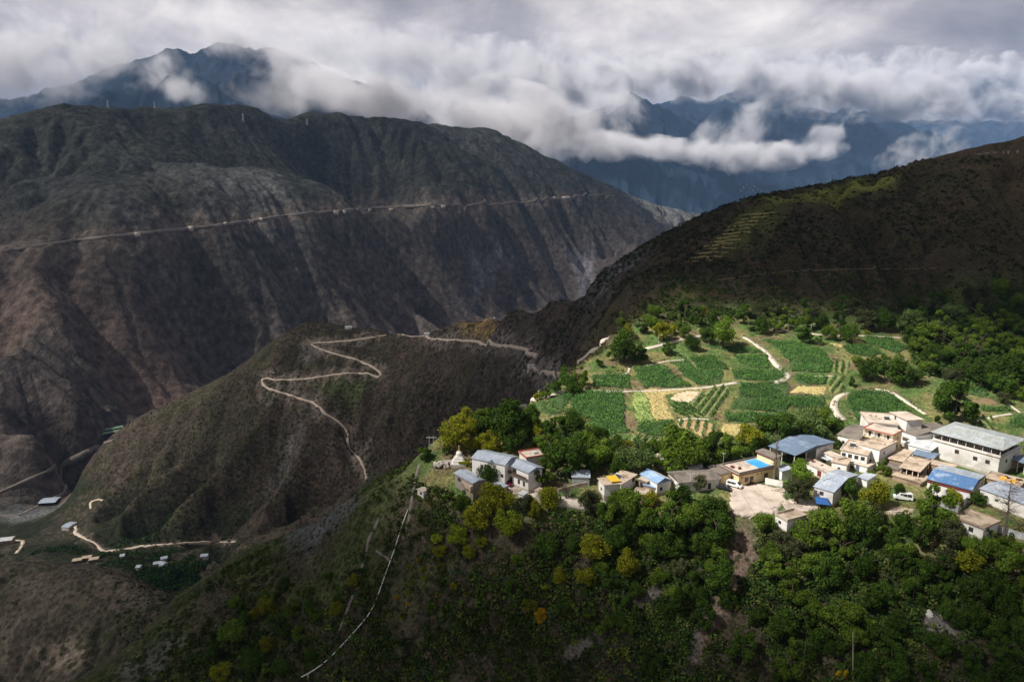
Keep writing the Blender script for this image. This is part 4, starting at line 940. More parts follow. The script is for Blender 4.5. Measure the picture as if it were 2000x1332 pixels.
def polar(n, a0, a1, r0, r1, rg, p=1.0):
    a = rg.uniform(R(a0), R(a1), n); r = np.exp(rg.uniform(math.log(r0), math.log(r1), n)); return np.sin(a) * r, np.cos(a) * r
PAL = np.array([(0.022, 0.032, 0.010), (0.032, 0.050, 0.012), (0.055, 0.048, 0.022), (0.045, 0.070, 0.016), (0.080, 0.060, 0.035), (0.075, 0.095, 0.020), (0.028, 0.045, 0.022)])
PAL_N = PAL * np.array([1.45, 1.5, 1.3]); PAL_N[4] = (0.085, 0.078, 0.042); PAL_N[2] = (0.066, 0.066, 0.030)
bare = [gp(p) for p in ([(1405,1090),(1445,1015),(1480,1080),(1450,1150),(1425,1200),(1380,1270),(1350,1330),(1330,1320),(1370,1220),(1405,1150)],[(1185,1240),(1240,1170),(1290,1115),(1310,1120),(1300,1160),(1250,1195)],[(1090,1290),(1140,1240),(1180,1220),(1175,1250),(1120,1290)],[(1790,1205),(1830,1190),(1880,1180),(1890,1215),(1850,1250),(1800,1240)],[(560,1060),(640,1000),(690,975),(700,985),(640,1040),(600,1075)],[(755,1180),(800,1010),(812,1010),(780,1180)])]
def pick(x, y, rg, w):
    k = np.array([rg.choice(len(PAL), p=w) for _ in range(1)])  # seed the stream
    t = fbm(x, y, 14, 3, 501) + rg.normal(0, 0.35, len(x)); idx = np.clip(np.searchsorted(np.cumsum(w), sstep(-0.75, 0.75, t)), 0, len(PAL) - 1)
    return PAL_N[idx] * rg.uniform(0.7, 1.3, len(x))[:, None]
rg = np.random.default_rng(21)
x, y = polar(30000, -32, 41, 135, 262, rg); h = height(x, y)
ok = (h < -95.5) & (np.hypot(x, y) < 262) & (fbm(x, y, 16, 3, 511) + 0.25 * rg.normal(size=len(x)) > -0.12)
for b in bare: ok &= ~(inside(x, y, b) & (rg.uniform(size=len(x)) < 0.93))
x, y = x[ok], y[ok]; sz = 1.1 + 2.2 * rg.uniform(size=len(x)) ** 2 + 0.9 * sstep(0.1, 0.5, fbm(x, y, 25, 3, 521))
scrub('scrub', 'dark scrub covering the steep slope below the village', x, y, sz, 34, pick(x, y, rg, [0.22, 0.24, 0.14, 0.16, 0.10, 0.07, 0.07]), 31, 0.13)
x, y = polar(34000, -6, 41, 330, 640, rg); h = height(x, y)
ok = (h > -66) & (fbm(x, y, 30, 3, 531) + 0.3 * rg.normal(size=len(x)) > -0.25); ok &= ~(inside(x, y, np.array(gp([(1370,505),(1400,470),(1450,412),(1540,392),(1545,420),(1500,470),(1440,510)]))) & (rg.uniform(size=len(x)) < 0.75)); ok &= ~(inside(x, y, np.array(gp([(1480,388),(1640,362),(1760,347),(1740,367),(1600,397),(1500,402)]))) & (rg.uniform(size=len(x)) < 0.6)); x, y = x[ok], y[ok]
lowg = sstep(-40, -58, height(x, y)) * sstep(40, 120, x)
cl = PAL[rg.choice(len(PAL), len(x), p=[0.28, 0.14, 0.26, 0.08, 0.18, 0.02, 0.04])] * rg.uniform(0.6, 1.2, len(x))[:, None]; gm = rg.uniform(size=len(x)) < lowg; cl[gm] = PAL[3] * rg.uniform(0.7, 1.4, gm.sum())[:, None]
scrub('scrub', 'dark heath and bushes covering the right-hand hill', x, y, 1.3 + 2.4 * rg.uniform(size=len(x)) ** 2, 14, cl, 32, 0.2)
x, y = polar(42000, -33, 8, 430, 1120, rg); h = height(x, y)
ok = (h > -420) & (fbm(x, y, 60, 3, 541) + 0.22 * rg.normal(size=len(x)) > 0.02) & ~((x < -300) & (y > 1000 + 0.9 * (x + 560))); x, y = x[ok], y[ok]
scrub('scrub', 'sparse dry bushes dotted over the hairpin ridge and knoll', x, y, 1.2 + 2.4 * rg.uniform(size=len(x)) ** 2, 8, PAL[rg.choice(len(PAL), len(x), p=[0.38, 0.18, 0.16, 0.08, 0.16, 0.02, 0.02])] * rg.uniform(0.7, 1.2, len(x))[:, None], 33, 0.26)
fk = np.array(gp([(1085,735),(1140,680),(1175,610),(1200,575),(1290,560),(1290,590),(1250,620),(1212,660),(1175,690),(1110,735)]))
x = rg.uniform(fk[:, 0].min(), fk[:, 0].max(), 6000); y = rg.uniform(fk[:, 1].min(), fk[:, 1].max(), 6000); ok = inside(x, y, fk) & (fbm(x, y, 14, 3, 545) > -0.2); x, y = x[ok][:1500], y[ok][:1500]
scrub('scrub', 'brown scrub on the steep flank left of the upper fields', x, y, 1.0 + 2.0 * rg.uniform(size=len(x)) ** 2, 14, PAL[rg.choice(len(PAL), len(x), p=[0.24, 0.14, 0.28, 0.08, 0.20, 0.02, 0.04])], 39, 0.2)
# shelf: hedges and weeds between the plots
x, y = polar(9000, -6, 41, 195, 440, rg); h = height(x, y); ok = (h > -95) & (h < -60) & (fbm(x, y, 9, 3, 551) > 0.05)
allf = np.zeros(len(x), bool)
for f in FL:
    P = gp(f[1])
    if len(P) > 2: allf |= inside(x, y, P)
ok &= ~allf; ok &= ~(y < 232); x, y = x[ok], y[ok]
scrub('scrub', 'weeds and low hedges between the plots of the shelf', x, y, 0.7 + 1.3 * rg.uniform(size=len(x)) ** 2, 16, np.array([(0.05, 0.085, 0.02), (0.16, 0.17, 0.05), (0.26, 0.22, 0.09), (0.035, 0.06, 0.015)])[rg.choice(4, len(x))], 34, 0.16)
rg = np.random.default_rng(77)
x, y = polar(9000, 12, 41, 330, 440, rg); wd = np.array(gp([(1740,600),(1850,560),(2060,540),(2060,770),(1900,760),(1790,715)])); ok = inside(x, y, wd); x, y = x[ok], y[ok]
scrub('undergrowth', 'green undergrowth filling the wood at the right edge', x, y, 2.2 + 3.2 * rg.uniform(size=len(x)), 40, np.array([(0.035, 0.070, 0.016), (0.060, 0.100, 0.022), (0.024, 0.050, 0.012), (0.075, 0.095, 0.028)])[rg.choice(4, len(x))], 37, 0.12)
x, y = polar(6000, 4, 41, 128, 205, rg); h = height(x, y); ok = (h < -97) & (fbm(x, y, 20, 3, 571) > -0.15)
for b in bare: ok &= ~inside(x, y, b)
x, y = x[ok], y[ok]
scrub('undergrowth', 'dark leafy undergrowth between the trees of the bottom right slope', x, y, 1.8 + 2.6 * rg.uniform(size=len(x)), 60, np.array([(0.034, 0.064, 0.015), (0.058, 0.098, 0.022), (0.024, 0.046, 0.012), (0.080, 0.098, 0.026)])[rg.choice(4, len(x))], 38, 0.11)
# dark grove on the valley floor
gr = gp([(200,1090),(260,1085),(340,1078),(445,1070),(400,1105),(350,1150),(330,1155),(280,1130),(200,1105)])
x, y = polar(9000, -33, -18, 560, 760, rg); ok = inside(x, y, np.array(gr)); x, y = x[ok], y[ok]
scrub('grove', 'dark green orchard wood filling the valley floor', x, y, 3.5 + 4 * rg.uniform(size=len(x)), 40, np.array([(0.020, 0.050, 0.012), (0.030, 0.065, 0.016), (0.014, 0.034, 0.010)])[rg.choice(3, len(x))], 35, 0.12)
x, y = polar(5000, -41, -27, 620, 900, rg); h = height(x, y); ok = (h < -380) & (h > -422) & (fbm(x, y, 40, 3, 561) > 0.02)
for p in gp([(145,1020),(150,1030),(146,1040),(155,1045),(165,1050),(175,1055),(185,1060),(195,1071),(205,1077),(218,1076),(230,1074),(255,1069),(280,1065),(310,1063),(340,1061),(20,1055),(40,1060),(40,1075),(136,1030)]): ok &= np.hypot(x - p[0], y - p[1] + 6) > 15
x, y = x[ok], y[ok]
scrub('grove', 'patches of valley trees around the small lower hamlet', x, y, 3 + 4 * rg.uniform(size=len(x)), 26, np.array([(0.024, 0.050, 0.014), (0.040, 0.070, 0.018)])[rg.choice(2, len(x))], 36, 0.13)
# ------------------------------------------------------------------ building kit
def bxs(lst):
    """boxes (x0,x1,y0,y1,z0,z1) -> verts, faces"""
    V = []; Fc = []
    for x0, x1, y0, y1, z0, z1 in lst:
        o = len(V); V += [(x0, y0, z0), (x1, y0, z0), (x1, y1, z0), (x0, y1, z0), (x0, y0, z1), (x1, y0, z1), (x1, y1, z1), (x0, y1, z1)]
        Fc += [[o, o + 3, o + 2, o + 1], [o + 4, o + 5, o + 6, o + 7], [o, o + 1, o + 5, o + 4], [o + 1, o + 2, o + 6, o + 5], [o + 2, o + 3, o + 7, o + 6], [o + 3, o, o + 4, o + 7]]
    return V, Fc
def pm(name, V, Fc, mat, parent, bevel=0.0, smooth=False):
    me = bpy.data.meshes.new(name); me.from_pydata([tuple(map(float, v)) for v in V], [], [list(map(int, f)) for f in Fc]); me.materials.append(mat); me.update()
    if smooth:
        for p in me.polygons: p.use_smooth = True
    o = bpy.data.objects.new(name, me); put(o, parent)
    if bevel:
        b = bmesh.new(); b.from_mesh(me); bmesh.ops.bevel(b, geom=b.edges[:], offset=bevel, segments=2, affect='EDGES'); b.to_mesh(me); b.free()
    return o
M_white = pmat('whitewash', (0.80, 0.78, 0.75), 0.9, 0.05, 0.5, c2=(0.66, 0.62, 0.57), detail=8)
M_grey = pmat('grey_render', (0.66, 0.64, 0.62), 0.9, 0.08, 0.5, c2=(0.46, 0.43, 0.40), detail=8)
M_cream = pmat('cream_paint', (0.76, 0.60, 0.34), 0.85, 0.06, 0.5, c2=(0.68, 0.50, 0.28))
M_tan = pmat('mud_roof', (0.50, 0.40, 0.31), 0.95, 0.25, 0.6, c2=(0.24, 0.18, 0.13), bump=0.05, detail=8)
M_mud = pmat('mud_wall', (0.30, 0.225, 0.16), 0.95, 0.2, 0.8, c2=(0.20, 0.15, 0.11))
M_slab = pmat('concrete_roof', (0.54, 0.46, 0.39), 0.92, 0.15, 0.5, c2=(0.34, 0.28, 0.23), detail=8)
M_court0 = pmat('courtyard_concrete', (0.54, 0.46, 0.40), 0.92, 0.18, 0.35, c2=(0.36, 0.30, 0.25), detail=9)
M_dark = pmat('dark_opening', (0.022, 0.022, 0.026), 0.4, 0.2, 1.0)
M_glass = pmat('window_glass', (0.035, 0.045, 0.055), 0.12, 0.2, 1.0, spec=0.6)
M_red = pmat('maroon_paint', (0.16, 0.035, 0.035), 0.7, 0.2, 1.2)
M_rtrim = pmat('red_trim', (0.42, 0.10, 0.06), 0.8, 0.15, 1.0)
M_wood = pmat('dark_wood', (0.10, 0.055, 0.035), 0.8, 0.2, 2.0)
M_post = pmat('pale_post', (0.55, 0.53, 0.50), 0.8, 0.1, 2.0)
M_yel = pmat('yellow_tarp', (0.72, 0.46, 0.04), 0.6, 0.1, 1.0)
M_sky = pmat('bright_blue_sheet', (0.03, 0.28, 0.62), 0.5, 0.2, 0.9, c2=(0.12, 0.42, 0.70))
M_stone = pmat('rubble_stone', (0.30, 0.26, 0.22), 0.95, 0.35, 1.6, bump=0.1)
M_gold = pmat('gold_leaf', (0.80, 0.55, 0.12), 0.3, 0.05, 1.0, metal=0.8)
def sheet(name, c, c2, rough=0.45, pitch=6.0, amt=0.5):
    """ribbed metal sheet with worn patches"""
    m = pmat(name, c, rough, 0.1, 0.7, c2=c2, spec=0.5, detail=6); T = NT(m.node_tree); b = T.n['Principled BSDF']
    tc = T.new('ShaderNodeTexCoord').outputs['Object']; wv = T.new('ShaderNodeTexWave', wave_type='BANDS', bands_direction='X', ins={'Vector': tc}); wv.inputs['Scale'].default_value = pitch
    bm = T.new('ShaderNodeBump', ins={'Height': wv.outputs['Fac']}); bm.inputs['Strength'].default_value = amt; bm.inputs['Distance'].default_value = 0.05; T.link(bm.outputs[0], b.inputs['Normal'])
    return m
M_mblue = sheet('blue_grey_sheet', (0.17, 0.235, 0.34), (0.24, 0.31, 0.42))
M_mlight = sheet('light_steel_sheet', (0.42, 0.48, 0.58), (0.56, 0.60, 0.66))
M_mwhite = sheet('white_sheet', (0.70, 0.71, 0.73), (0.50, 0.52, 0.56))
M_mworn = sheet('worn_blue_sheet', (0.11, 0.24, 0.48), (0.42, 0.52, 0.66))
M_mazure = sheet('azure_sheet', (0.26, 0.42, 0.66), (0.42, 0.55, 0.72))
M_slate = sheet('slate_tiles', (0.235, 0.20, 0.17), (0.14, 0.12, 0.105), 0.9, 4.0, 0.8)
M_tile = sheet('grey_green_tiles', (0.40, 0.43, 0.42), (0.50, 0.54, 0.58), 0.6, 3.0, 0.6)
M_green = sheet('green_sheet', (0.14, 0.24, 0.16), (0.20, 0.30, 0.20))

for m_ in (M_white, M_grey, M_cream):      # mud-splashed foot of the walls
    T = NT(m_.node_tree); b_ = T.n['Principled BSDF']; lk = b_.inputs['Base Color'].links[0].from_socket; tc = T.new('ShaderNodeTexCoord').outputs['Object']
    z_ = T.new('ShaderNodeSeparateXYZ', ins={0: tc}).outputs[2]; st = T.new('ShaderNodeMapping', ins={'Vector': tc}); st.inputs['Scale'].default_value = (1.6, 1.6, 0.25)
    n_ = T.noise(st.outputs[0], 1.4, 5, 0.7)
    T.link(T.mix(T.math('MAXIMUM', T.math('MULTIPLY', T.ramp(T.math('ADD', z_, T.math('MULTIPLY', n_, 1.2)), [(0.45, 0.75), (1.0, 0)]), 1.0), T.ramp(n_, [(0.60, 0), (0.74, 0.45)])), lk, (0.33, 0.27, 0.22)), b_.inputs['Base Color'])
for m_ in (M_mblue, M_mlight, M_mwhite, M_mworn, M_mazure, M_tile):      # rust runs and sheet laps
    T = NT(m_.node_tree); b_ = T.n['Principled BSDF']; lk = b_.inputs['Base Color'].links[0].from_socket; tc = T.new('ShaderNodeTexCoord').outputs['Object']
    st = T.new('ShaderNodeMapping', ins={'Vector': tc}); st.inputs['Scale'].default_value = (1.5, 0.3, 0.3); n_ = T.noise(st.outputs[0], 1.2, 6, 0.7)
    br = T.new('ShaderNodeTexBrick', ins={'Vector': tc}); br.inputs['Scale'].default_value = 1.0; br.inputs['Brick Width'].default_value = 1.1; br.inputs['Row Height'].default_value = 3.2; br.inputs['Mortar Size'].default_value = 0.05
    br.inputs['Color1'].default_value = (1, 1, 1, 1); br.inputs['Color2'].default_value = (0.84, 0.85, 0.87, 1); br.inputs['Mortar'].default_value = (0.62, 0.62, 0.62, 1)
    T.link(T.mix(1.0, T.mix(T.ramp(n_, [(0.56, 0), (0.70, 0.6)]), lk, (0.20, 0.15, 0.12)), br.outputs['Color'], 'MULTIPLY'), b_.inputs['Base Color'])
def place(A, B, Cc, hr, gz0=None):
    cx, cy = (A[0] + Cc[0]) / 2, (A[1] + Cc[1]) / 2; zg = gz0
    if zg is None:
        D = 215.0
        for k in range(3):
            h = hit(cx, cy + hr * F / D * 0.92); D = float(np.dot(h, (0, CP, -SP)))
        zg = h[2]
    zr = zg + hr; a, b, c = (atZ(*q, zr)[:2] for q in (A, B, Cc))
    u = (b - a); w = np.linalg.norm(u); u /= w; v = np.array([-u[1], u[0]]); d = abs(np.dot(c - b, v)); d = max(d, 1.2)
    low = min(gz(*(a + u * i * w + v * j * d)) for i in (0, 1) for j in (0, 1))
    return a, math.atan2(u[1], u[0]), w, d, zg, max(1.0, zg - low + 0.6)
class Bld:
    def __init__(s, name, label, cat, A, B, Cc, hr, group='houses of the village', gz0=None):
        a, yaw, s.w, s.d, zg, s.base = place(A, B, Cc, hr, gz0); s.h = hr
        s.o = bpy.data.objects.new(name, None); s.o.location = (a[0], a[1], zg); s.o.rotation_euler = (0, 0, yaw); s.o.empty_display_size = 2
        put(s.o, label=label, cat=cat, group=group)
    def box(s, name, b, mat, parent=None): return pm(name, *bxs(b if isinstance(b, list) else [b]), mat, parent or s.o)
    def walls(s, mat=None, h=None, inset=0.0): return s.box('wall', (inset, s.w - inset, inset, s.d - inset, -s.base, h or s.h), mat or M_white)
    def flat(s, mat=None, over=0.35, t=0.22, parapet=0.0, pmat_=None, z=None):
        z = s.h if z is None else z; o = over; w, d = s.w, s.d
        r = s.box('roof', (-o, w + o, -o, d + o, z + 0.003, z + t), mat or M_slab)
        if parapet:
            k = 0.25; z0 = z + t + 0.002
            s.box('parapet', [(-o, w + o, -o, -o + k, z0, z0 + parapet), (-o, w + o, d + o - k, d + o, z0, z0 + parapet), (-o, -o + k, -o + k, d + o - k, z0, z0 + parapet), (w + o - k, w + o, -o + k, d + o - k, z0, z0 + parapet)], pmat_ or mat or M_slab, r)
        return r
    def pitched(s, mat, rise=1.0, over=0.45, axis='x', hip=0.0, ridge=0.5, gable=None, mat2=None, t=0.10, z=None):
        """axis = direction of the ridge; hip = how far the ridge ends are pulled in"""
        w, d, z = s.w, s.d, (s.h if z is None else z); o = over
        L, Dp = (w, d) if axis == 'x' else (d, w)
        def P(l, m, zz): return (l, m, zz) if axis == 'x' else (m, l, zz)
        r0, r1 = (-o + hip, L + o - hip); rm = -o + (Dp + 2 * o) * ridge; ze = z + 0.02
        lo = [P(-o, -o, ze), P(L + o, -o, ze), P(L + o, Dp + o, ze), P(-o, Dp + o, ze), P(r0, rm, ze + rise), P(r1, rm, ze + rise)]
        V = lo + [(x, y, q + t) for x, y, q in lo]
        F_ = [[6, 7, 11, 10], [8, 9, 10, 11], [9, 6, 10], [7, 8, 11], [0, 4, 5, 1], [2, 5, 4, 3], [3, 4, 0], [1, 5, 2], [0, 1, 7, 6], [2, 3, 9, 8]]
        if hip > 0.05: F_ += [[3, 0, 6, 9], [1, 2, 8, 7]]
        else: F_ += [[3, 0, 6, 9], [1, 2, 8, 7]]
        r = pm('roof', V, F_, mat, s.o)
        if mat2: r.data.materials.append(mat2); r.data.polygons[1].material_index = 1
        if hip < 0.05 and gable is not None:
            e = 0.0
            G = [P(0.01, 0, z - 0.02), P(0.01, Dp, z - 0.02), P(0.01, -o + (Dp + 2 * o) * ridge, ze + rise - 0.02), P(L - 0.01, 0, z - 0.02), P(L - 0.01, Dp, z - 0.02), P(L - 0.01, -o + (Dp + 2 * o) * ridge, ze + rise - 0.02)]
            g1_ = pm('gable', G[:3] + [(x + (0.15 if axis == 'x' else 0), y + (0 if axis == 'x' else 0.15), q) for x, y, q in G[:3]], [[0, 1, 2], [5, 4, 3], [0, 2, 5, 3], [1, 4, 5, 2]], gable, s.o)
            g2_ = pm('gable', G[3:] + [(x - (0.15 if axis == 'x' else 0), y - (0 if axis == 'x' else 0.15), q) for x, y, q in G[3:]], [[0, 2, 1], [5, 3, 4], [0, 3, 5, 2], [1, 2, 5, 4]], gable, s.o)
        # ridge cap
        pm('ridge_cap', *bxs([(r0, r1, rm - 0.12, rm + 0.12, ze + rise + t - 0.05, ze + rise + t + 0.06)] if axis == 'x' else [(rm - 0.12, rm + 0.12, r0, r1, ze + rise + t - 0.05, ze + rise + t + 0.06)]), mat, r)
        return r
    def shed(s, mat, rise=0.6, over=0.3, t=0.10, z=None):
        w, d, z = s.w, s.d, (s.h if z is None else z); o = over; z0, z1 = z + 0.05, z + 0.05 + rise
        V = [(-o, -o, z0), (w + o, -o, z0), (w + o, d + o, z1), (-o, d + o, z1)]; V += [(a, b, c + t) for a, b, c in V]
        return pm('roof', V, [[0, 3, 2, 1], [4, 5, 6, 7], [0, 1, 5, 4], [1, 2, 6, 5], [2, 3, 7, 6], [3, 0, 4, 7]], mat, s.o)
    def opening(s, face, f, z, ww, hh, kind='window', frame=None, pane=None, off=0.0, label=None, inset=0.0):
        """f = position along the face 0..1, z = sill height"""
        fr = frame or M_wood; k = 0.09
        if face == 'F': cx = f * s.w; T = lambda a, b, c: (cx + a, -off + inset + b, c)
        elif face == 'R': cx = f * s.d; T = lambda a, b, c: (s.w + off - inset - b, cx + a, c)
        elif face == 'L': cx = f * s.d; T = lambda a, b, c: (-off + inset + b, cx + a, c)
        else: cx = f * s.w; T = lambda a, b, c: (cx + a, s.d + off - b, c)
        h2 = ww / 2
        bl = [(-h2, h2, -0.07, 0.02, z, z + k), (-h2, h2, -0.07, 0.02, z + hh - k, z + hh), (-h2, -h2 + k, -0.07, 0.02, z + k, z + hh - k), (h2 - k, h2, -0.07, 0.02, z + k, z + hh - k)]
        if kind == 'window' and ww > 1.2: bl.append((-0.04, 0.04, -0.06, 0.02, z + k, z + hh - k))
        V, Fc = bxs(bl); o = pm(kind, [T(*v) for v in V], Fc, fr, s.o)
        V, Fc = bxs([(-h2 + k, h2 - k, -0.03, 0.015, z + k, z + hh - k)]); pm('pane' if kind == 'window' else 'leaf', [T(*v) for v in V], Fc, pane or (M_glass if kind == 'window' else M_dark), o)
        if label: o['label'] = label
        return o
    def posts(s, pts, z0, z1, r=0.12, mat=None, name='post'):
        for x, y in pts: s.box(name, (x - r, x + r, y - r, y + r, z0, z1), mat or M_post)

Z3 = lambda a, b: (1550 + a / 4.44, 770 + b / 4.44)
Z1 = lambda a, b: (800 + a / 4.44, 800 + b / 4.44)
Z2 = lambda a, b: (1200 + a / 4.44, 800 + b / 4.44)
def heater(B, fx, fy, z):
    x, y = B.w * fx, B.d * fy
    o = pm('water_heater', [(x - .9, y, z + .15), (x + .9, y, z + .15), (x + .9, y + .9, z + 1.0), (x - .9, y + .9, z + 1.0), (x - .9, y, z + .08), (x + .9, y, z + .08), (x + .9, y + .95, z + .93), (x - .9, y + .95, z + .93)], [[0, 1, 2, 3], [7, 6, 5, 4], [0, 4, 5, 1], [1, 5, 6, 2], [2, 6, 7, 3], [3, 7, 4, 0]], M_glass, B.o)
    V, Fq_ = tube([(x - 1.0, y + .95, z + 1.12), (x, y + .95, z + 1.12), (x + 1.0, y + .95, z + 1.12)], [0.24, 0.24, 0.24], 10); V = list(map(tuple, V)) + [(x - 1.0, y + .95, z + 1.12), (x + 1.0, y + .95, z + 1.12)]; F2 = [list(map(int, f)) for f in Fq_] + [[(j + 1) % 10, j, 30] for j in range(10)] + [[20 + j, 20 + (j + 1) % 10, 31] for j in range(10)]; pm('tank', V, F2, M_post, o)
def roofjunk(B, n, seed, z, mats=None):
    rg_ = random.Random(seed)
    for i in range(n):
        x, y = rg_.uniform(0.1, 0.85) * B.w, rg_.uniform(0.15, 0.8) * B.d; a, b, c = rg_.uniform(0.3, 1.1), rg_.uniform(0.3, 0.9), rg_.uniform(0.15, 0.5)
        B.box('roof_stores', (x, x + a, y, y + b, z, z + c), rg_.choice(mats or [M_slab, M_wood, M_post, M_tan]))

# --- big hip-roofed house at the right
B = Bld('house', 'large white house with grey hipped roof and glazed top gallery', 'house', Z3(1222,328), Z3(1800,478), Z3(1925,372), 9.0)
B.walls(M_grey, 6.1); B.box('cornice', (-0.35, B.w + 0.35, -0.35, B.d + 0.35, 6.103, 6.33), M_slab)
B.box('gallery_parapet', [(-0.2, B.w + 0.2, -0.2, 0, 6.333, 6.9), (B.w, B.w + 0.2, 0, B.d, 6.333, 6.9), (-0.2, 0, 0, B.d, 6.333, 6.9)], M_grey)
B.box('gallery_room', (1.0, B.w - 1.2, 1.4, B.d - 0.8, 6.333, 8.95), M_wood)
n_ = 9
for i in range(n_): B.opening('F', (1.7 + i * (B.w - 4) / (n_ - 1)) / B.w, 6.9, (B.w - 4) / n_ * 0.86, 1.9, 'window', M_post, M_glass, inset=1.4)
B.posts([(0.05 + i * (B.w - 0.1) / 8, -0.06) for i in range(9)] + [(B.w + 0.06, B.d * q) for q in (0.33, 0.66, 0.98)], 6.9, 8.98, 0.09)
B.pitched(M_tile, 1.5, 0.95, 'x', hip=3.4)
for f, w_ in ((0.38, 1.3), (0.66, 1.3), (0.84, 1.3)): B.opening('F', f, 3.0 if f > 0.5 else 3.6, w_, 1.3)
B.opening('R', 0.35, 3.0, 1.2, 1.2); B.opening('R', 0.7, 3.0, 1.2, 1.2)
# --- house with worn blue roof
B = Bld('house', 'white house with worn bright blue metal roof and maroon band under the eaves', 'house', Z3(1165,735), Z3(1540,832), Z3(1645,700), 4.6)
B.walls(M_white, 4.6); B.box('fascia', (-0.06, B.w + 0.06, -0.06, 0.0, 3.5, 4.55), M_red); B.pitched(M_mworn, 1.3, 0.3, 'x', ridge=0.42, gable=M_white, mat2=M_mlight)
B.opening('F', 0.25, 1.2, 1.1, 1.0)
B = Bld('lean_to', 'pale sheet-metal lean-to in front of the worn blue roof', 'lean-to', Z3(1260,890), Z3(1435,945), Z3(1480,890), 2.4)
B.walls(M_mwhite, 2.4); B.shed(M_mwhite, 0.7); B.opening('R', 0.5, 0.2, 1.0, 1.9, 'door')
# --- red-trimmed three-storey house
B = Bld('house', 'cream three-storey house with red roof edge and balconies', 'house', Z3(622,290), Z3(870,352), Z3(924,312), 8.3)
B.d = max(B.d, 4.0)
B.walls(M_white, 8.3, inset=0.0)
for zz in (2.9, 5.6): B.box('balcony', (-0.1, B.w + 0.1, -1.1, -0.003, zz - 0.15, zz), M_cream)
B.posts([(0.1, -1.0), (B.w * 0.36, -1.0), (B.w * 0.68, -1.0), (B.w - 0.1, -1.0)], 0, 8.3, 0.13, M_cream)
B.box('railing', [(0.0, B.w, -1.08, -1.0, zz + 0.75, zz + 0.82) for zz in (2.9, 5.6)], M_post)
for f in (0.18, 0.5, 0.82):
    for zz in (2.95, 5.65): B.opening('F', f, zz, 0.95, 2.05, 'door', M_post)
B.box('side_wall', (B.w + 0.003, B.w + 0.08, 0, B.d, -2, 8.28), M_cream); B.opening('R', 0.5, 5.8, 1.0, 1.2, off=0.08); B.opening('R', 0.5, 3.0, 1.0, 1.2, off=0.08)
r_ = B.box('roof', (-0.3, B.w + 0.35, -1.35, B.d + 0.3, 8.303, 8.45), M_slab); B.box('parapet', [(-0.3, B.w + 0.35, -1.4, -1.2, 8.453, 8.75), (B.w + 0.15, B.w + 0.35, -1.2, B.d + 0.3, 8.453, 8.75), (-0.3, -0.1, -1.2, B.d + 0.3, 8.453, 8.75)], M_rtrim, r_)
# --- rooftop house behind
B = Bld('house', 'tan flat-roofed house behind the red-edged one', 'house', Z3(655,250), Z3(905,268), Z3(1035,195), 6.6)
B.walls(M_white); B.flat(M_slab, 0.4, parapet=0.35); roofjunk(B, 5, 1, 6.85); heater(B, 0.75, 0.4, 6.82)
B = Bld('house', 'small rooftop room with pale slab roof, highest roof at the fields edge', 'rooftop room', Z3(845,160), Z3(985,225), Z3(1040,185), 8.6)
B.walls(M_grey); B.flat(M_slab, 0.5); B.opening('F', 0.3, 6.9, 0.9, 1.3)
# --- white house in the middle
B = Bld('house', 'white house with stained flat roof and four front windows', 'house', Z3(412,482), Z3(640,530), Z3(700,440), 5.2)
B.walls(); B.flat(M_tan, 0.35, parapet=0.25, pmat_=M_slab)
heater(B, 0.3, 0.4, 5.42); roofjunk(B, 3, 41, 5.43)
for f in (0.12, 0.36, 0.6, 0.84): B.opening('F', f, 3.1, 1.2, 1.3)
for f in (0.3, 0.75): B.opening('F', f, 0.3, 1.1, 1.9, 'door')
B = Bld('house', 'taller white block with blank gable wall and stained roof', 'house', Z3(572,435), Z3(748,484), Z3(818,395), 6.6)
B.walls(); B.flat(M_tan, 0.3, parapet=0.2, pmat_=M_slab); B.opening('F', 0.55, 0.6, 1.5, 1.8); B.opening('R', 0.3, 4.2, 0.9, 1.0)
# --- small white rooms left of it
roofjunk(B, 3, 21, 6.85)
B = Bld('house', 'low white room with tan roof beside the blue steel roof', 'house', Z3(332,585), Z3(462,612), Z3(538,570), 3.4)
B.walls(); B.flat(M_tan, 0.3); B.opening('R', 0.5, 1.0, 0.9, 1.2); B.opening('F', 0.5, 1.0, 0.8, 1.0)
B = Bld('house', 'long white porch range with pale slab roof and dark openings', 'outbuilding', Z3(205,480), Z3(385,560), Z3(420,545), 3.4)
B.d = max(B.d, 3.0); B.walls(); B.flat(M_slab, 0.4)
for f in (0.12, 0.4, 0.85): B.opening('F', f, 0.3, 1.3, 2.1, 'door')
B.box('canopy', (B.w * 0.3, B.w * 0.75, -2.2, -0.45, 2.2, 2.3), M_mlight)
B = Bld('kiosk', 'small white kiosk with flat white roof and brown door', 'kiosk', Z3(108,452), Z3(190,485), Z3(245,462), 3.6)
B.walls(); B.flat(M_mwhite, 0.25, 0.15); B.opening('R', 0.5, 0.2, 0.9, 2.0, 'door', M_rtrim, M_wood)
B = Bld('house', 'house with pale blue steel roof and one small window facing the square', 'house', Z3(178,800), Z3(345,850), Z3(560,700), 4.2)
B.walls(M_grey); B.pitched(M_mlight, 1.5, 0.3, 'x', ridge=0.55, gable=M_grey); B.opening('F', 0.42, 2.2, 1.1, 1.2)
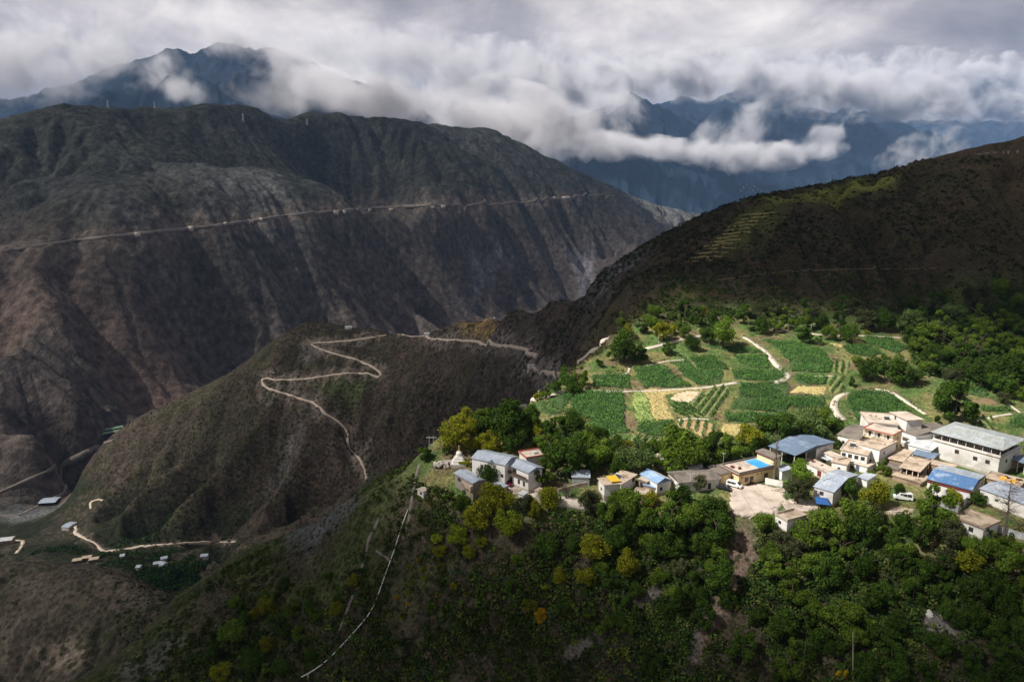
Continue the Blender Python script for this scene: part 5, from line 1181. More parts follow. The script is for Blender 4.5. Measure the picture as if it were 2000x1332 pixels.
# --- big blue roof
B = Bld('hall', 'open hall under a big slate-blue metal roof by the trees', 'hall', Z2(1345,318), Z2(1568,396), Z2(1888,278), 5.0)
B.box('wall', [(0.2, B.w - 0.2, B.d - 0.4, B.d - 0.2, -2, 4.9), (0.2, 0.4, 0.5, B.d - 0.4, -2, 4.9), (B.w - 0.4, B.w - 0.2, B.d * 0.55, B.d - 0.4, -2, 4.9)], M_grey)
B.posts([(0.3, 0.2), (B.w * 0.5, 0.2), (B.w - 0.3, 0.2), (B.w - 0.3, B.d * 0.3), (0.3, B.d * 0.4)], -2, 4.95, 0.12); B.pitched(M_mblue, 1.1, 0.4, 'x', gable=None)
# --- yellow house
B = Bld('house', 'yellow flat-roofed house with dark cornice and bright blue roof floor', 'house', Z2(942,490), Z2(1083,560), Z2(1368,485), 4.2)
B.walls(M_cream); w, d, h = B.w, B.d, B.h
r_ = B.flat(M_slab, 0.55, 0.25, parapet=0.55, pmat_=M_slate)
B.box('cornice', [(-0.40, w + 0.40, -0.40, -0.003, h - 0.45, h), (w + 0.003, w + 0.40, 0, d, h - 0.45, h), (-0.40, -0.003, 0, d, h - 0.45, h)], M_red)
B.box('blue_floor', (0.1, w - 0.1, d * 0.60, d - 0.9, h + 0.255, h + 0.30), M_sky)
B.box('rooftop_store', [(w * 0.3, w * 0.45, 1.0, 1.8, h + 0.255, h + 0.9), (w * 0.6, w * 0.68, 2.2, 3.0, h + 0.255, h + 1.0)], M_red)
for f in (0.22, 0.36, 0.78): B.opening('R', f, 1.0, 1.5, 1.5, 'window', M_red)
for f in (0.08, 0.52, 0.64): B.opening('R', f, 2.6, 0.45, 0.45, 'window', M_dark)
B.opening('F', 0.3, 0.3, 1.1, 2.0, 'door', M_red); B.opening('F', 0.62, 1.6, 1.0, 1.1)
B = Bld('house', 'cream upper room with tiled eave at the back of the blue roof floor', 'rooftop room', Z2(1240,365), Z2(1385,425), Z2(1420,405), 6.8)
B.d = max(B.d, 2.4); B.walls(M_cream); B.shed(M_slate, 0.2, 0.5, 0.3); B.box('cornice', (-0.4, B.w + 0.4, -0.4, -0.003, 6.4, 6.78), M_red)
B = Bld('gatehouse', 'small cream gateway room with dark cornice left of the yellow house', 'gatehouse', Z2(818,498), Z2(925,562), Z2(1000,520), 3.3)
B.walls(M_cream); B.flat(M_slate, 0.5, 0.3); B.box('cornice', (-0.35, B.w + 0.35, -0.35, -0.003, 2.95, 3.29), M_red)
# --- grey tiled long house
B = Bld('house', 'long white house with weathered grey-brown tiled roof by the parked cars', 'house', Z2(567,632), Z2(913,600), Z2(825,512), 3.4)
B.walls(); B.pitched(M_slate, 1.1, 0.5, 'x', gable=M_white)
for f in (0.12, 0.45, 0.75): B.opening('F', f, 0.3, 1.0, 2.0, 'door')
B.opening('F', 0.6, 1.0, 1.3, 1.2)
B = Bld('house', 'small white house with azure blue gabled roof', 'house', Z2(372,640), Z2(490,610), Z2(400,520), 3.6)
B.walls(); B.pitched(M_mazure, 1.3, 0.3, 'y', gable=M_white, mat2=M_mwhite); B.opening('F', 0.5, 3.5, 0.7, 0.6, off=0.02); B.opening('F', 0.3, 0.9, 0.9, 1.1)
# --- white house with yellow canopy
B = Bld('house', 'white house with tan flat roof and brown shuttered side opening', 'house', Z2(-60,610), Z2(58,645), Z2(218,575), 4.0)
B.walls(); B.flat(M_tan, 0.5, 0.2); heater(B, 0.4, 0.3, 4.22); B.opening('R', 0.85, 2.2, 1.6, 1.5, 'window', M_wood, M_wood); B.opening('F', 0.5, 1.0, 0.9, 1.2); roofjunk(B, 3, 4, 4.22)
B = Bld('house', 'small white house carrying the yellow roof canopy', 'house', Z1(1640,600), Z1(1690,655), Z1(1800,600), 3.8)
B.walls(); B.flat(M_tan, 0.4, 0.2); B.box('canopy', (0.3, B.w, B.d * 0.4, B.d - 0.2, 4.6, 4.68), M_yel); B.posts([(0.4, B.d * 0.42), (B.w - 0.1, B.d * 0.42), (0.4, B.d - 0.3), (B.w - 0.1, B.d - 0.3)], 4.0, 4.6, 0.06); B.opening('F', 0.5, 1.0, 0.9, 1.0)
# --- left farm
B = Bld('house', 'big white farmhouse with low blue-grey steel roof at the village left end', 'house', Z1(542,420), Z1(825,480), Z1(945,412), 6.4)
B.walls(); B.pitched(M_mlight, 1.2, 0.35, 'x', gable=M_white); B.opening('F', 0.92, 2.0, 0.9, 1.1); B.opening('F', 0.3, 3.6, 1.0, 1.2)
B = Bld('house', 'white farmhouse wing with two black windows and blue-grey roof', 'house', Z1(862,478), Z1(1030,548), Z1(1065,470), 6.0)
B.walls(); B.pitched(M_mlight, 1.0, 0.45, 'x', gable=M_white); B.box('balcony', (-0.5, B.w * 0.98, -0.9, -0.003, 3.6, 3.8), M_slate)
B.box('balcony_rail', (-0.5, B.w * 0.98, -0.9, -0.82, 3.803, 4.6), M_wood)
for f in (0.52, 0.78): B.opening('F', f, 0.9, 0.9, 1.5, 'window', M_dark)
B.opening('F', 0.12, 0.2, 1.0, 2.0, 'door'); B.opening('F', 0.3, 4.0, 1.6, 1.5, 'window', M_wood)
B = Bld('barn', 'stone barn with blue-grey roof and beige balcony, leftmost building', 'barn', Z1(392,550), Z1(548,638), Z1(605,612), 4.0)
B.d = max(B.d, 4.5); B.walls(M_stone); B.pitched(M_mlight, 0.5, 0.4, 'x', gable=M_stone); B.box('balcony', (B.w * 0.5, B.w, -1.0, -0.003, 1.6, 3.0), M_tan); B.box('tarp', (B.w - 0.3, B.w + 0.1, -1.3, -1.02, -0.6, 1.8), M_yel); B.opening('F', 0.25, 2.0, 1.6, 1.2)
B = Bld('shed', 'small shed with light blue roof in the farm courtyard', 'shed', Z1(688,650), Z1(772,695), Z1(842,668), 2.6)
B.walls(M_tan); B.shed(M_mlight, 0.4)
B = Bld('shed', 'tiny white-roofed shed at the courtyard corner beneath the black windows', 'shed', Z1(945,728), Z1(985,742), Z1(1020,720), 1.8, gz0=-93.2)
B.walls(M_white); B.shed(M_mwhite, 0.2)
B = Bld('house', 'flat tan rooftop with red-brown edge behind the farmhouse', 'house', Z1(952,372), Z1(1015,425), Z1(1195,370), 4.0)
B.walls(M_white); B.flat(M_slab, 0.3, parapet=0.4, pmat_=M_rtrim); B.box('water_heater', (B.w * 0.4, B.w * 0.7, B.d * 0.4, B.d * 0.55, 4.3, 5.0), M_mwhite)
# --- right side
B = Bld('house', 'low house with tan mud roof below the dead tree at right', 'house', Z3(1395,1062), Z3(1650,1160), Z3(1795,1105), 3.4)
B.walls(); B.flat(M_tan, 0.5, 0.18, parapet=0.25, pmat_=M_mud)
B.box('rafters', [(i * B.w / 22, i * B.w / 22 + 0.12, -0.62, -0.52, 3.2, 3.39) for i in range(23)], M_wood)
for f in (0.15, 0.6): B.opening('F', f, 1.0, 1.2, 1.3)
B = Bld('hut', 'small white hut with hollow parapet roof below the square', 'hut', Z2(1397,915), Z2(1500,972), Z2(1660,930), 3.0)
B.walls(M_white); B.flat(M_tan, 0.2, 0.15, parapet=0.7, pmat_=M_slab); B.opening('F', 0.4, 1.2, 1.0, 0.9)
B = Bld('house', 'long white house with pale metal roof behind the dead tree', 'house', Z3(1622,820), Z3(2020,960), Z3(2080,850), 4.0)
B.walls(); B.pitched(M_mlight, 0.8, 0.35, 'x', gable=M_white)
for f in (0.15, 0.38, 0.62): B.opening('F', f, 2.0, 0.9, 0.6, 'window', M_dark)
B = Bld('shed', 'blue-grey roofed open shed right of the hip-roofed house', 'shed', Z3(1885,560), Z3(2010,605), Z3(2060,560), 3.6)
B.box('wall', [(0, B.w, B.d - 0.2, B.d, -2, 3.6), (0, 0.2, 0, B.d - 0.2, -2, 3.6)], M_mud); B.posts([(0.1, 0.1), (B.w / 2, 0.1), (B.w - 0.1, 0.1)], -1, 3.6); B.shed(M_mblue, 0.8)
B = Bld('house', 'house with grey tiled gable roof at the fields edge behind the white sheet roof', 'house', Z3(905,305), Z3(1060,360), Z3(1212,245), 4.4)
B.walls(M_white); B.pitched(M_slate, 1.1, 0.4, 'x', gable=M_mud); B.box('roof_stores', (B.w * 0.3, B.w * 0.7, -1.6, -0.6, 3.0, 3.1), M_slab)
B = Bld('carport', 'white corrugated sheet roof left of the hip-roofed house', 'carport', Z3(962,430), Z3(1190,490), Z3(1245,405), 3.4)
B.box('wall', [(0, B.w, -0.003, 0.15, -2, 3.3), (0, B.w, B.d - 0.2, B.d, -2, 3.3), (0, 0.2, 0.15, B.d - 0.2, -2, 3.3)], M_white); B.pitched(M_mwhite, 0.6, 0.3, 'x', gable=None)
B.box('stores', [(B.w * 0.55, B.w * 0.75, -1.6, -0.4, 0, 1.6)], M_dark)
B = Bld('house', 'white house with grey-brown tiled roof left of the red-edged one', 'house', Z3(385,352), Z3(560,395), Z3(650,290), 4.2)
B.walls(); B.pitched(M_slate, 1.1, 0.4, 'x', gable=M_white); B.opening('F', 0.65, 1.4, 1.1, 1.2); B.opening('F', 0.3, 1.4, 0.9, 1.2)
B = Bld('barn', 'mud barn with stained tan roof in the lane', 'barn', Z3(832,558), Z3(945,584), Z3(1032,495), 3.4)
B.walls(M_mud); B.flat(M_tan, 0.45, 0.2); B.opening('F', 0.6, 0.2, 1.4, 2.0, 'door')
B = Bld('barn', 'dark wooden barn with pale tan flat roof beside the worn blue roof', 'barn', Z3(932,632), Z3(1088,670), Z3(1172,582), 4.0)
B.box('wall', [(0, B.w, B.d * 0.5, B.d, -2, 4.0), (0, 0.3, 0, B.d * 0.5, -2, 4.0)], M_mud); B.posts([(B.w * 0.33, 0.1), (B.w * 0.66, 0.1), (B.w - 0.15, 0.1)], -1, 4.0, 0.12, M_post); B.flat(M_tan, 0.5, 0.2); B.box('loft_floor', (0.3, B.w, 0.2, B.d * 0.5, 1.9, 2.05), M_wood)
B = Bld('shed', 'low shed with blue-grey ridge roof in front of the big white wall', 'shed', Z3(1035,518), Z3(1208,562), Z3(1250,515), 3.0)
B.walls(M_mud); B.pitched(M_mblue, 0.6, 0.3, 'x', gable=M_mud)
B = Bld('terrace', 'mud-walled terrace with flat earth roof left of the worn blue roof', 'terrace', Z3(860,700), Z3(1100,770), Z3(1165,715), 1.6)
B.walls(M_mud); B.flat(M_tan, 0.3, 0.2); roofjunk(B, 6, 9, 1.85)
B = Bld('terrace', 'pale earth terrace along the foot of the big white wall', 'terrace', Z3(1175,600), Z3(1385,650), Z3(1420,620), 3.6)
B.d = max(B.d, 3.0); B.walls(M_mud); B.flat(M_tan, 0.3, 0.2)
B = Bld('shed', 'white metal roof showing through trees left of the gateway', 'shed', Z2(640,500), Z2(760,508), Z2(855,455), 2.6)
B.walls(M_white); B.shed(M_mwhite, 0.4)
B = Bld('hut', 'ruined grey concrete hut between trees behind the azure roof', 'hut', Z2(342,395), Z2(410,432), Z2(445,400), 3.2)
B.walls(M_grey); B.flat(M_slab, 0.4, 0.2); B.opening('F', 0.5, 0.8, 1.0, 1.6, 'door')
B = Bld('shed', 'blue metal shed roof half hidden in the trees right of the farm', 'shed', Z1(1410,585), Z1(1560,590), Z1(1630,545), 2.6)
B.walls(M_mwhite); B.shed(M_mlight, 0.5)
B = Bld('shed', 'little blue-roofed shed beside the azure gabled house', 'shed', Z2(250,650), Z2(350,678), Z2(372,645), 2.2)
B.walls(M_mud); B.shed(M_mazure, 0.3)
B = Bld('shed', 'tan slab roof shed on the village edge below the azure house', 'shed', Z2(170,725), Z2(300,745), Z2(420,715), 2.0)
B.walls(M_mud); B.shed(M_tan, 0.2); B.box('skylight', (B.w * 0.6, B.w * 0.8, B.d * 0.3, B.d * 0.6, 2.35, 2.4), M_mwhite)
B = Bld('hut', 'small white cable hut alone on the left slope', 'hut', Z1(68,690), Z1(118,712), Z1(130,690), 2.4, group='huts')
B.d = 2.6; B.w = 3.0; B.walls(M_grey); B.flat(M_slab, 0.2, 0.15); B.opening('F', 0.6, 1.1, 1.1, 0.8); B.box('bracket', (-2.2, -0.003, 1.0, 1.15, 1.5, 1.62), M_post)
B = Bld('terrace', 'pale roof terrace with maroon stores in front of the porch range', 'terrace', Z3(62,575), Z3(300,690), Z3(350,655), 2.6)
B.walls(M_white); B.flat(M_court0, 0.25, 0.2, parapet=0.3, pmat_=M_slab); roofjunk(B, 4, 31, 2.85, [M_red, M_wood, M_red]); B.opening('F', 0.7, 0.3, 1.6, 1.9, 'door', M_red, M_red)
B = Bld('house', 'small whitewashed annex between the yellow house and the big blue hall', 'outbuilding', Z2(1392,500), Z2(1455,535), Z2(1485,490), 3.2)
B.walls(); B.shed(M_mlight, 0.4)
B = Bld('shed', 'dark open shed between the tan roof and the azure gabled house', 'shed', Z2(212,600), Z2(282,625), Z2(292,560), 2.8)
B.walls(M_mud); B.flat(M_slab, 0.3, 0.15); B.opening('F', 0.5, 0.2, 1.8, 1.9, 'door')
B = Bld('house', 'flat roof spread with drying orange corn behind the pale metal roof', 'house', Z3(1660,722), Z3(1960,800), Z3(2010,748), 4.4)
B.walls(M_mud); B.flat(M_tan, 0.3, 0.2, parapet=0.2, pmat_=M_slab); B.box('corn', [(B.w * 0.35, B.w * 0.55, B.d * 0.2, B.d * 0.7, 4.61, 4.75), (B.w * 0.62, B.w * 0.85, B.d * 0.15, B.d * 0.6, 4.61, 4.78)], pmat('dried_corn', (0.75, 0.42, 0.08), 0.9, 0.2, 4.0)); roofjunk(B, 4, 33, 4.61, [M_dark, M_wood])
B = Bld('outbuilding', 'low white outbuilding with dark doorway under the stained roof house', 'outbuilding', Z3(530,600), Z3(640,632), Z3(690,600), 2.4)
B.walls(); B.flat(M_slab, 0.3, 0.15); B.opening('F', 0.25, 0.1, 1.2, 1.9, 'door', M_wood, M_mblue)
B = Bld('shed', 'rusty brown lean-to against the lane side of the mud barn', 'shed', Z3(790,620), Z3(900,660), Z3(930,625), 2.2)
B.walls(M_mud); B.shed(M_slate, 0.4)
B = Bld('shed', 'grey sheet roof between the white carport and the lane', 'shed', Z3(1080,445), Z3(1180,480), Z3(1225,440), 2.8)
B.walls(M_grey); B.shed(M_mblue, 0.4); roofjunk(B, 3, 35, 3.2, [M_dark, M_wood])
B = Bld('shed', 'white lean-to with open front by the dark round tree and the pale blue roof', 'shed', Z3(560,720), Z3(640,745), Z3(690,700), 2.4)
B.walls(M_white); B.shed(M_mlight, 0.3)
B = Bld('outbuilding', 'small tan outbuilding with flat roof right of the farmhouse wing', 'outbuilding', Z1(1085,700), Z1(1140,718), Z1(1165,690), 2.2)
B.walls(M_grey); B.flat(M_tan, 0.25, 0.15)
B = Bld('shed', 'grey roofed store at the left end of the long tiled house', 'shed', Z2(415,610), Z2(475,632), Z2(505,590), 2.6)
B.walls(M_mud); B.shed(M_slate, 0.3)
def pile(label, name, cat, px, py, n, r, mats, seed, hgt_=0.9):
    g = hit(px, py); q = random.Random(seed); root = bpy.data.objects.new(name, None); root.location = tuple(g); put(root, label=label, cat=cat); b = []
    for i in range(n):
        a, t = q.uniform(0, 6.3), q.uniform(0, 1) ** 0.6 * r; x, y = math.cos(a) * t, math.sin(a) * t * 0.6; z = (1 - t / r) * hgt_; s = q.uniform(0.1, 0.3); l = q.uniform(0.3, 0.9); b.append((x - l, x + l, y - s, y + s, z - 0.4, z + s))
    pm('timber' if name == 'woodpile' else 'rubble', *bxs(b), mats, root)
for i, (x_, y_, nm_, tx) in enumerate(((1462,945,'woodpile','dark firewood stack on the square beside the garden wall'),(1521,958,'rubble_heap','broken concrete heap at the foot of the dead conifer'),(1760,930,'woodpile','firewood stack in front of the dark wooden barn'),(1660,912,'woodpile','firewood stack beneath the four-window white house'),(1745,1003,'rubble_heap','pale rubble heap below the white van'),(1905,955,'woodpile','firewood stack at the corner of the worn blue roof house'),(1010,960,'rubble_heap','pale rubble by the farm courtyard corner'),(1318,948,'woodpile','firewood stack before the long tiled house'),(1825,935,'woodpile','firewood stack under the big white wall'))):
    pile(tx, nm_, 'woodpile' if nm_ == 'woodpile' else 'rubble', x_, y_, 26, 1.8, M_wood if nm_ == 'woodpile' else M_slab, 50 + i)
# gazebo
B = Bld('gazebo', 'small pavilion with blue pitched roof at the right end of the square', 'gazebo', Z3(215,945), Z3(300,955), Z3(350,915), 2.7, group='huts')
B.posts([(0.2, 0.2), (B.w - 0.2, 0.2), (0.2, B.d - 0.2), (B.w - 0.2, B.d - 0.2)], -0.5, 2.7, 0.09, M_wood); B.pitched(pmat('deep_blue_tiles', (0.03, 0.10, 0.30), 0.5, 0.15, 2.0), 0.9, 0.6, 'x', hip=1.4); B.box('bench', (0.4, B.w - 0.4, B.d - 0.7, B.d - 0.35, 0.35, 0.45), M_wood)
# fence along the square and farm court, low walls
def wall_line(label, pix, hgt_, thick, mat, name='low_wall', rail=False):
    P = np.array(gp(pix)); L = smooth_line(P, 1.2) if len(P) > 2 else np.array([P[0] + (P[1] - P[0]) * t for t in np.linspace(0, 1, 12)])
    T = np.gradient(L, axis=0); T /= np.linalg.norm(T, axis=1)[:, None]; N = np.stack([-T[:, 1], T[:, 0]], 1) * thick / 2; z = height(L[:, 0], L[:, 1]); n = len(L); i = np.arange(n - 1)
    root = bpy.data.objects.new(name, None); root.location = (L[0, 0], L[0, 1], z[0]); put(root, label=label, cat='fence' if rail else 'wall'); o3 = np.array([L[0, 0], L[0, 1], z[0]])
    def strip(nm, z0, z1, k=1.0):
        A, Bq = L + N * k, L - N * k
        V = np.concatenate([np.c_[A, z + z1], np.c_[Bq, z + z1], np.c_[Bq, z + z0], np.c_[A, z + z0]]) - o3
        Fc = [np.stack([a * n + i, b * n + i, b * n + i + 1, a * n + i + 1], 1) for a, b in ((0, 1), (1, 2), (2, 3), (3, 0))]; Fc.append(np.array([[0, 3 * n, 2 * n, n], [n - 1, 2 * n - 1, 3 * n - 1, 4 * n - 1]]))
        return pm(nm, V, np.concatenate(Fc), mat, root)
    if rail:
        strip('rail', hgt_ - 0.06, hgt_); strip('rail', hgt_ * 0.45, hgt_ * 0.45 + 0.05)
        for q in range(0, n, 2): x, y, zz = L[q, 0] - o3[0], L[q, 1] - o3[1], z[q] - o3[2]; pm('post', *bxs([(x - .04, x + .04, y - .04, y + .04, zz - 0.3, zz + hgt_ + 0.05)]), mat, root)
    else: strip('masonry', -1.5, hgt_); strip('coping', hgt_ + 0.003, hgt_ + 0.10, 1.3)
wall_line('thin metal railing along the outer edge of the square', [(1428,1008),(1445,1011),(1464,1015)], 1.0, 0.05, M_post, 'fence', True)
wall_line('low concrete retaining wall under the square beside the white hut', [(1464,1015),(1490,1002),(1514,992)], 0.5, 0.3, M_slab)
wall_line('low tan wall along the village lane by the big dark tree', [(1090,962),(1115,955),(1145,949)], 1.2, 0.3, M_tan)
wall_line('long pale retaining wall under the lane on the left', [(1095,985),(1150,993),(1200,1000),(1250,1000)], 1.2, 0.4, M_slab)
wall_line('white boundary wall right of the mud-roofed house', [(1950,1040),(1975,1047),(2010,1058)], 1.8, 0.25, M_mwhite)
wall_line('white garden wall left of the tall dead conifer', [(1494,945),(1508,948),(1528,952)], 2.0, 0.25, M_white)
wall_line('stone kerb around the round olive tree', [(1527,975),(1545,988),(1565,990)], 0.5, 0.4, M_slab)

# courtyard surfaces
def apron(pix, mat, name='courtyard'):
    P = np.array(gp(pix)); x0, y0 = P.min(0); x1, y1 = P.max(0); gx = np.arange(x0, x1 + 1, 0.8); gy = np.arange(y0, y1 + 1, 0.8); GX, GY = np.meshgrid(gx, gy); ins = pmask(GX, GY, P, 0.3) > 0.5; Zf = height(GX, GY)
    zc = np.median(Zf[ins]) if ins.any() else 0; Zf = np.maximum(Zf + 0.06, zc + (Zf - zc) * 0.5 + 0.12); ii = np.argwhere(ins[:-1, :-1]); n = len(gx); va = ii[:, 0] * n + ii[:, 1]; q = np.stack([va, va + 1, va + n + 1, va + n], 1); u_ = np.unique(q); re = np.zeros(GX.size, int); re[u_] = np.arange(len(u_))
    V = np.stack([GX, GY, Zf], -1).reshape(-1, 3)[u_]; me = np_mesh(name, V, re[q], mat); b = bmesh.new(); b.from_mesh(me)
    r = bmesh.ops.extrude_face_region(b, geom=b.faces[:]); [v.co.__setitem__(2, v.co.z - 1.6) for v in r['geom'] if isinstance(v, bmesh.types.BMVert)]; bmesh.ops.recalc_face_normals(b, faces=b.faces[:]); b.to_mesh(me); b.free()
    return put(bpy.data.objects.new(name, me), kind='structure')
M_court = M_court0; T = NT(M_court.node_tree); b_ = T.n['Principled BSDF']; lk = b_.inputs['Base Color'].links[0].from_socket
tc = T.new('ShaderNodeTexCoord').outputs['Object']; br = T.new('ShaderNodeTexBrick', ins={'Vector': tc}); br.offset = 0.0; br.inputs['Color1'].default_value = (1, 1, 1, 1); br.inputs['Color2'].default_value = (0.90, 0.90, 0.90, 1); br.inputs['Mortar'].default_value = (0.66, 0.63, 0.60, 1); br.inputs['Scale'].default_value = 1.0; br.inputs['Mortar Size'].default_value = 0.10; br.inputs['Brick Width'].default_value = 6.0; br.inputs['Row Height'].default_value = 5.0
T.link(T.mix(1.0, lk, br.outputs['Color'], 'MULTIPLY'), b_.inputs['Base Color'])
apron([Z2(1000,665),Z2(1120,642),Z2(1260,645),Z2(1450,700),Z2(1470,780),Z2(1430,850),Z2(1400,905),Z2(1170,965),Z2(1000,935)], M_court)
apron([Z2(1430,820),Z2(1480,790),Z2(1640,770),Z2(1760,800),Z2(1760,870),Z2(1620,900),Z2(1500,890)], M_court)
apron([Z1(790,600),Z1(860,600),Z1(1020,700),Z1(1060,720),Z1(960,760),Z1(850,720)], M_court)
apron([Z3(800,1000),Z3(900,980),Z3(1040,1000),Z3(1020,1060),Z3(850,1050)], M_tan)
apron([Z3(600,620),Z3(720,600),Z3(880,470),Z3(960,440),Z3(860,560),Z3(820,620),Z3(700,660)], M_court)
# ------------------------------------------------------------------ vehicles
def vehicle(label, cat, px, py, L, Wd, H, yaw, paint, name='parked_car', van=False):
    g = hit(px, py); root = bpy.data.objects.new(name, None); root.location = (g[0], g[1], g[2] + 0.12); root.rotation_euler = (0, 0, yaw); put(root, label=label, cat=cat, group='vehicles in the village')
    hb = H * 0.52
    if van: prof = [(-L/2, 0.35), (-L/2, H*0.62), (-L/2+0.12, H*0.96), (-L/2+0.5, H), (L/2-1.5, H), (L/2-0.55, hb+0.12), (L/2-0.05, hb-0.12), (L/2, 0.4)]
    else: prof = [(-L/2, 0.35), (-L/2+0.05, hb), (-L/2+0.8, hb+0.06), (-L/2+1.3, H), (L/2-2.0, H), (L/2-1.25, hb+0.08), (L/2-0.15, hb-0.08), (L/2, 0.4)]
    n = len(prof); V = []; 
    for sy, k in ((-1, 1), (-1, 1.0), (1, 1.0), (1, 1)):
        pass
    V = [(x, -Wd/2 * (0.86 if z > hb + 0.2 else 1), z) for x, z in prof] + [(x, Wd/2 * (0.86 if z > hb + 0.2 else 1), z) for x, z in prof]
    Fc = [list(range(n)), list(range(2*n-1, n-1, -1))] + [[(i+1) % n, i, n+i, n+(i+1) % n] for i in range(n)]
    pm('body', V, Fc, paint, root, bevel=0.05)
    zt, zb = H - 0.12, hb + 0.08
    xs = [(-L/2+0.45, -L/2+1.6), (-L/2+1.7, -L/2+2.8), (-L/2+2.9, L/2-1.7)] if van else [(-L/2+1.25, -L/2+2.05), (-L/2+2.15, L/2-2.05)]
    for sgn in (-1, 1):
        for a, b in xs: pm('window', *bxs([(a, b, sgn*Wd/2*0.93-0.03, sgn*Wd/2*0.93+0.03, zb, zt)]), M_glass, root)
    xa, xb = (L/2-1.5, L/2-0.55) if van else (L/2-2.0, L/2-1.25); za, zc = H - 0.06, (hb + 0.2)
    pm('windscreen', [(xa+0.12, -Wd*0.40, za), (xb-0.02, -Wd*0.42, zc+0.02), (xb-0.02, Wd*0.42, zc+0.02), (xa+0.12, Wd*0.40, za), (xa+0.16, -Wd*0.40, za+0.02), (xb+0.03, -Wd*0.42, zc+0.05), (xb+0.03, Wd*0.42, zc+0.05), (xa+0.16, Wd*0.40, za+0.02)], [[0,1,2,3],[7,6,5,4],[0,4,5,1],[1,5,6,2],[2,6,7,3],[3,7,4,0]], M_glass, root)
    for sgn in (-1, 1):
        pm('headlight', *bxs([(L/2-0.06, L/2+0.03, sgn*Wd*0.36-0.15, sgn*Wd*0.36+0.15, hb-0.32, hb-0.16)]), M_post, root)
        for xw in (-L/2+0.85, L/2-0.85):
            V, Fq_ = tube([(xw, sgn*Wd/2-0.1*sgn, 0.33), (xw, sgn*Wd/2+0.02*sgn, 0.33), (xw, sgn*Wd/2+0.03*sgn, 0.33)], [0.33, 0.33, 0.2], 14); o = pm('wheel', V, Fq_, M_dark, root)
M_pw = pmat('white_paint', (0.78, 0.78, 0.78), 0.3, 0.03, 1.0, spec=0.5); M_pk = pmat('black_paint', (0.02, 0.025, 0.035), 0.25, 0.1, 1.0, spec=0.6); M_pr = pmat('dark_red_paint', (0.20, 0.02, 0.05), 0.3, 0.1, 1.0, spec=0.5)
vehicle('white minivan with dark windows parked on the square', 'minivan', 1434, 951, 4.9, 1.75, 1.95, R(-38), M_pw, 'parked_van', True)
vehicle('black car parked left of the white minivan', 'car', 1414, 956, 4.6, 1.8, 1.5, R(-32), M_pk)
vehicle('dark red car in the farm courtyard', 'car', 992, 946, 4.0, 1.7, 1.45, R(-60), M_pr)
vehicle('small white car just behind the dark red one', 'car', 989, 935, 3.8, 1.6, 1.45, R(-60), M_pw)
vehicle('white van half hidden by trees below the terrace', 'van', 1763, 976, 5.2, 1.9, 2.3, R(160), M_pw, 'parked_van', True)

# ------------------------------------------------------------------ shrine, poles, dead trees, people
g = hit(897, 905); root = bpy.data.objects.new('stupa', None); root.location = tuple(g); put(root, label='white stupa with golden tip at the left end of the village', cat='stupa'); S = 1.25
pm('base', *bxs([(-2*S, 2*S, -2*S, 2*S, -1, 0.6*S), (-1.6*S, 1.6*S, -1.6*S, 1.6*S, 0.603*S, 1.3*S), (-1.25*S, 1.25*S, -1.25*S, 1.25*S, 1.303*S, 1.9*S), (-0.95*S, 0.95*S, -0.95*S, 0.95*S, 1.903*S, 2.3*S)]), M_white, root)
pm('dome', *tube([(0, 0, z * S) for z in (2.3, 2.6, 3.1, 3.5, 3.7)], [x * S for x in (0.6, 0.78, 0.85, 0.6, 0.3)], 16), M_white, root)
pm('spire', *tube([(0, 0, z * S) for z in (3.7, 3.75, 4.5, 4.9)], [x * S for x in (0.25, 0.32, 0.15, 0.1)], 12), M_gold, root)
pm('finial', *tube([(0, 0, z * S) for z in (4.9, 4.95, 5.1, 5.3)], [x * S for x in (0.2, 0.25, 0.15, 0.02)], 10), M_gold, root)
rs = random.Random(3)
root = bpy.data.objects.new('stone_pile', None); g = hit(876, 906); root.location = tuple(g); put(root, label='heap of pale prayer stones left of the stupa', cat='stone pile')
bx = []
for i in range(90):
    a, r = rs.uniform(0, 6.3), rs.uniform(0, 1) ** 0.6 * 4.2; x, y = math.cos(a) * r * 1.4, math.sin(a) * r * 0.6; z = (1 - r / 4.4) * 1.1; s = rs.uniform(0.15, 0.5); bx.append((x - s, x + s, y - s, y + s * 0.8, z - 0.5, z + s * 0.5))
pm('stones', *bxs(bx), pmat('pale_stone', (0.55, 0.50, 0.46), 0.95, 0.3, 2.0), root)
def pole(label, px, py, h, r=0.12, arm=1.2, mat=None, name='utility_pole', cat='pole', lean=0.0, lamp=False):
    g = hit(px, py); root = bpy.data.objects.new(name, None); root.location = tuple(g); root.rotation_euler = (0, lean, 0); put(root, label=label, cat=cat)
    pm('shaft', *tube([(0, 0, -0.6), (0, 0, h * 0.5), (0, 0, h)], [r, r * 0.85, r * 0.65], 8), mat or M_post, root)
    if arm:
        pm('crossarm', *bxs([(-arm, arm, -0.06, 0.06, h - 0.5, h - 0.38)]), mat or M_post, root)
        for q in (-0.9, 0, 0.9): pm('insulator', *tube([(q * arm, 0, h - 0.38), (q * arm, 0, h - 0.15)], [0.05, 0.07], 6), M_white, root)
    if lamp: pm('lamp_arm', *bxs([(0, 1.2, -0.05, 0.05, h - 0.1, h)]), M_post, root); pm('lamp_head', *bxs([(1.1, 1.8, -0.15, 0.15, h - 0.12, h + 0.03)]), M_white, root)
pole('pale concrete utility pole left of the golden post', 1347, 966, 7.5)
pole('thin golden-brown post beside the white-flowered bush', 1364, 960, 6.0, 0.09, 0.5, pmat('golden_wood', (0.5, 0.33, 0.1), 0.8))
pole('grey utility pole in front of the pale blue steel roof', 1603, 970, 9.5)
pole('short pale pole at the barn corner by the worn blue roof', 1807, 930, 6.5, 0.1, 0.6)
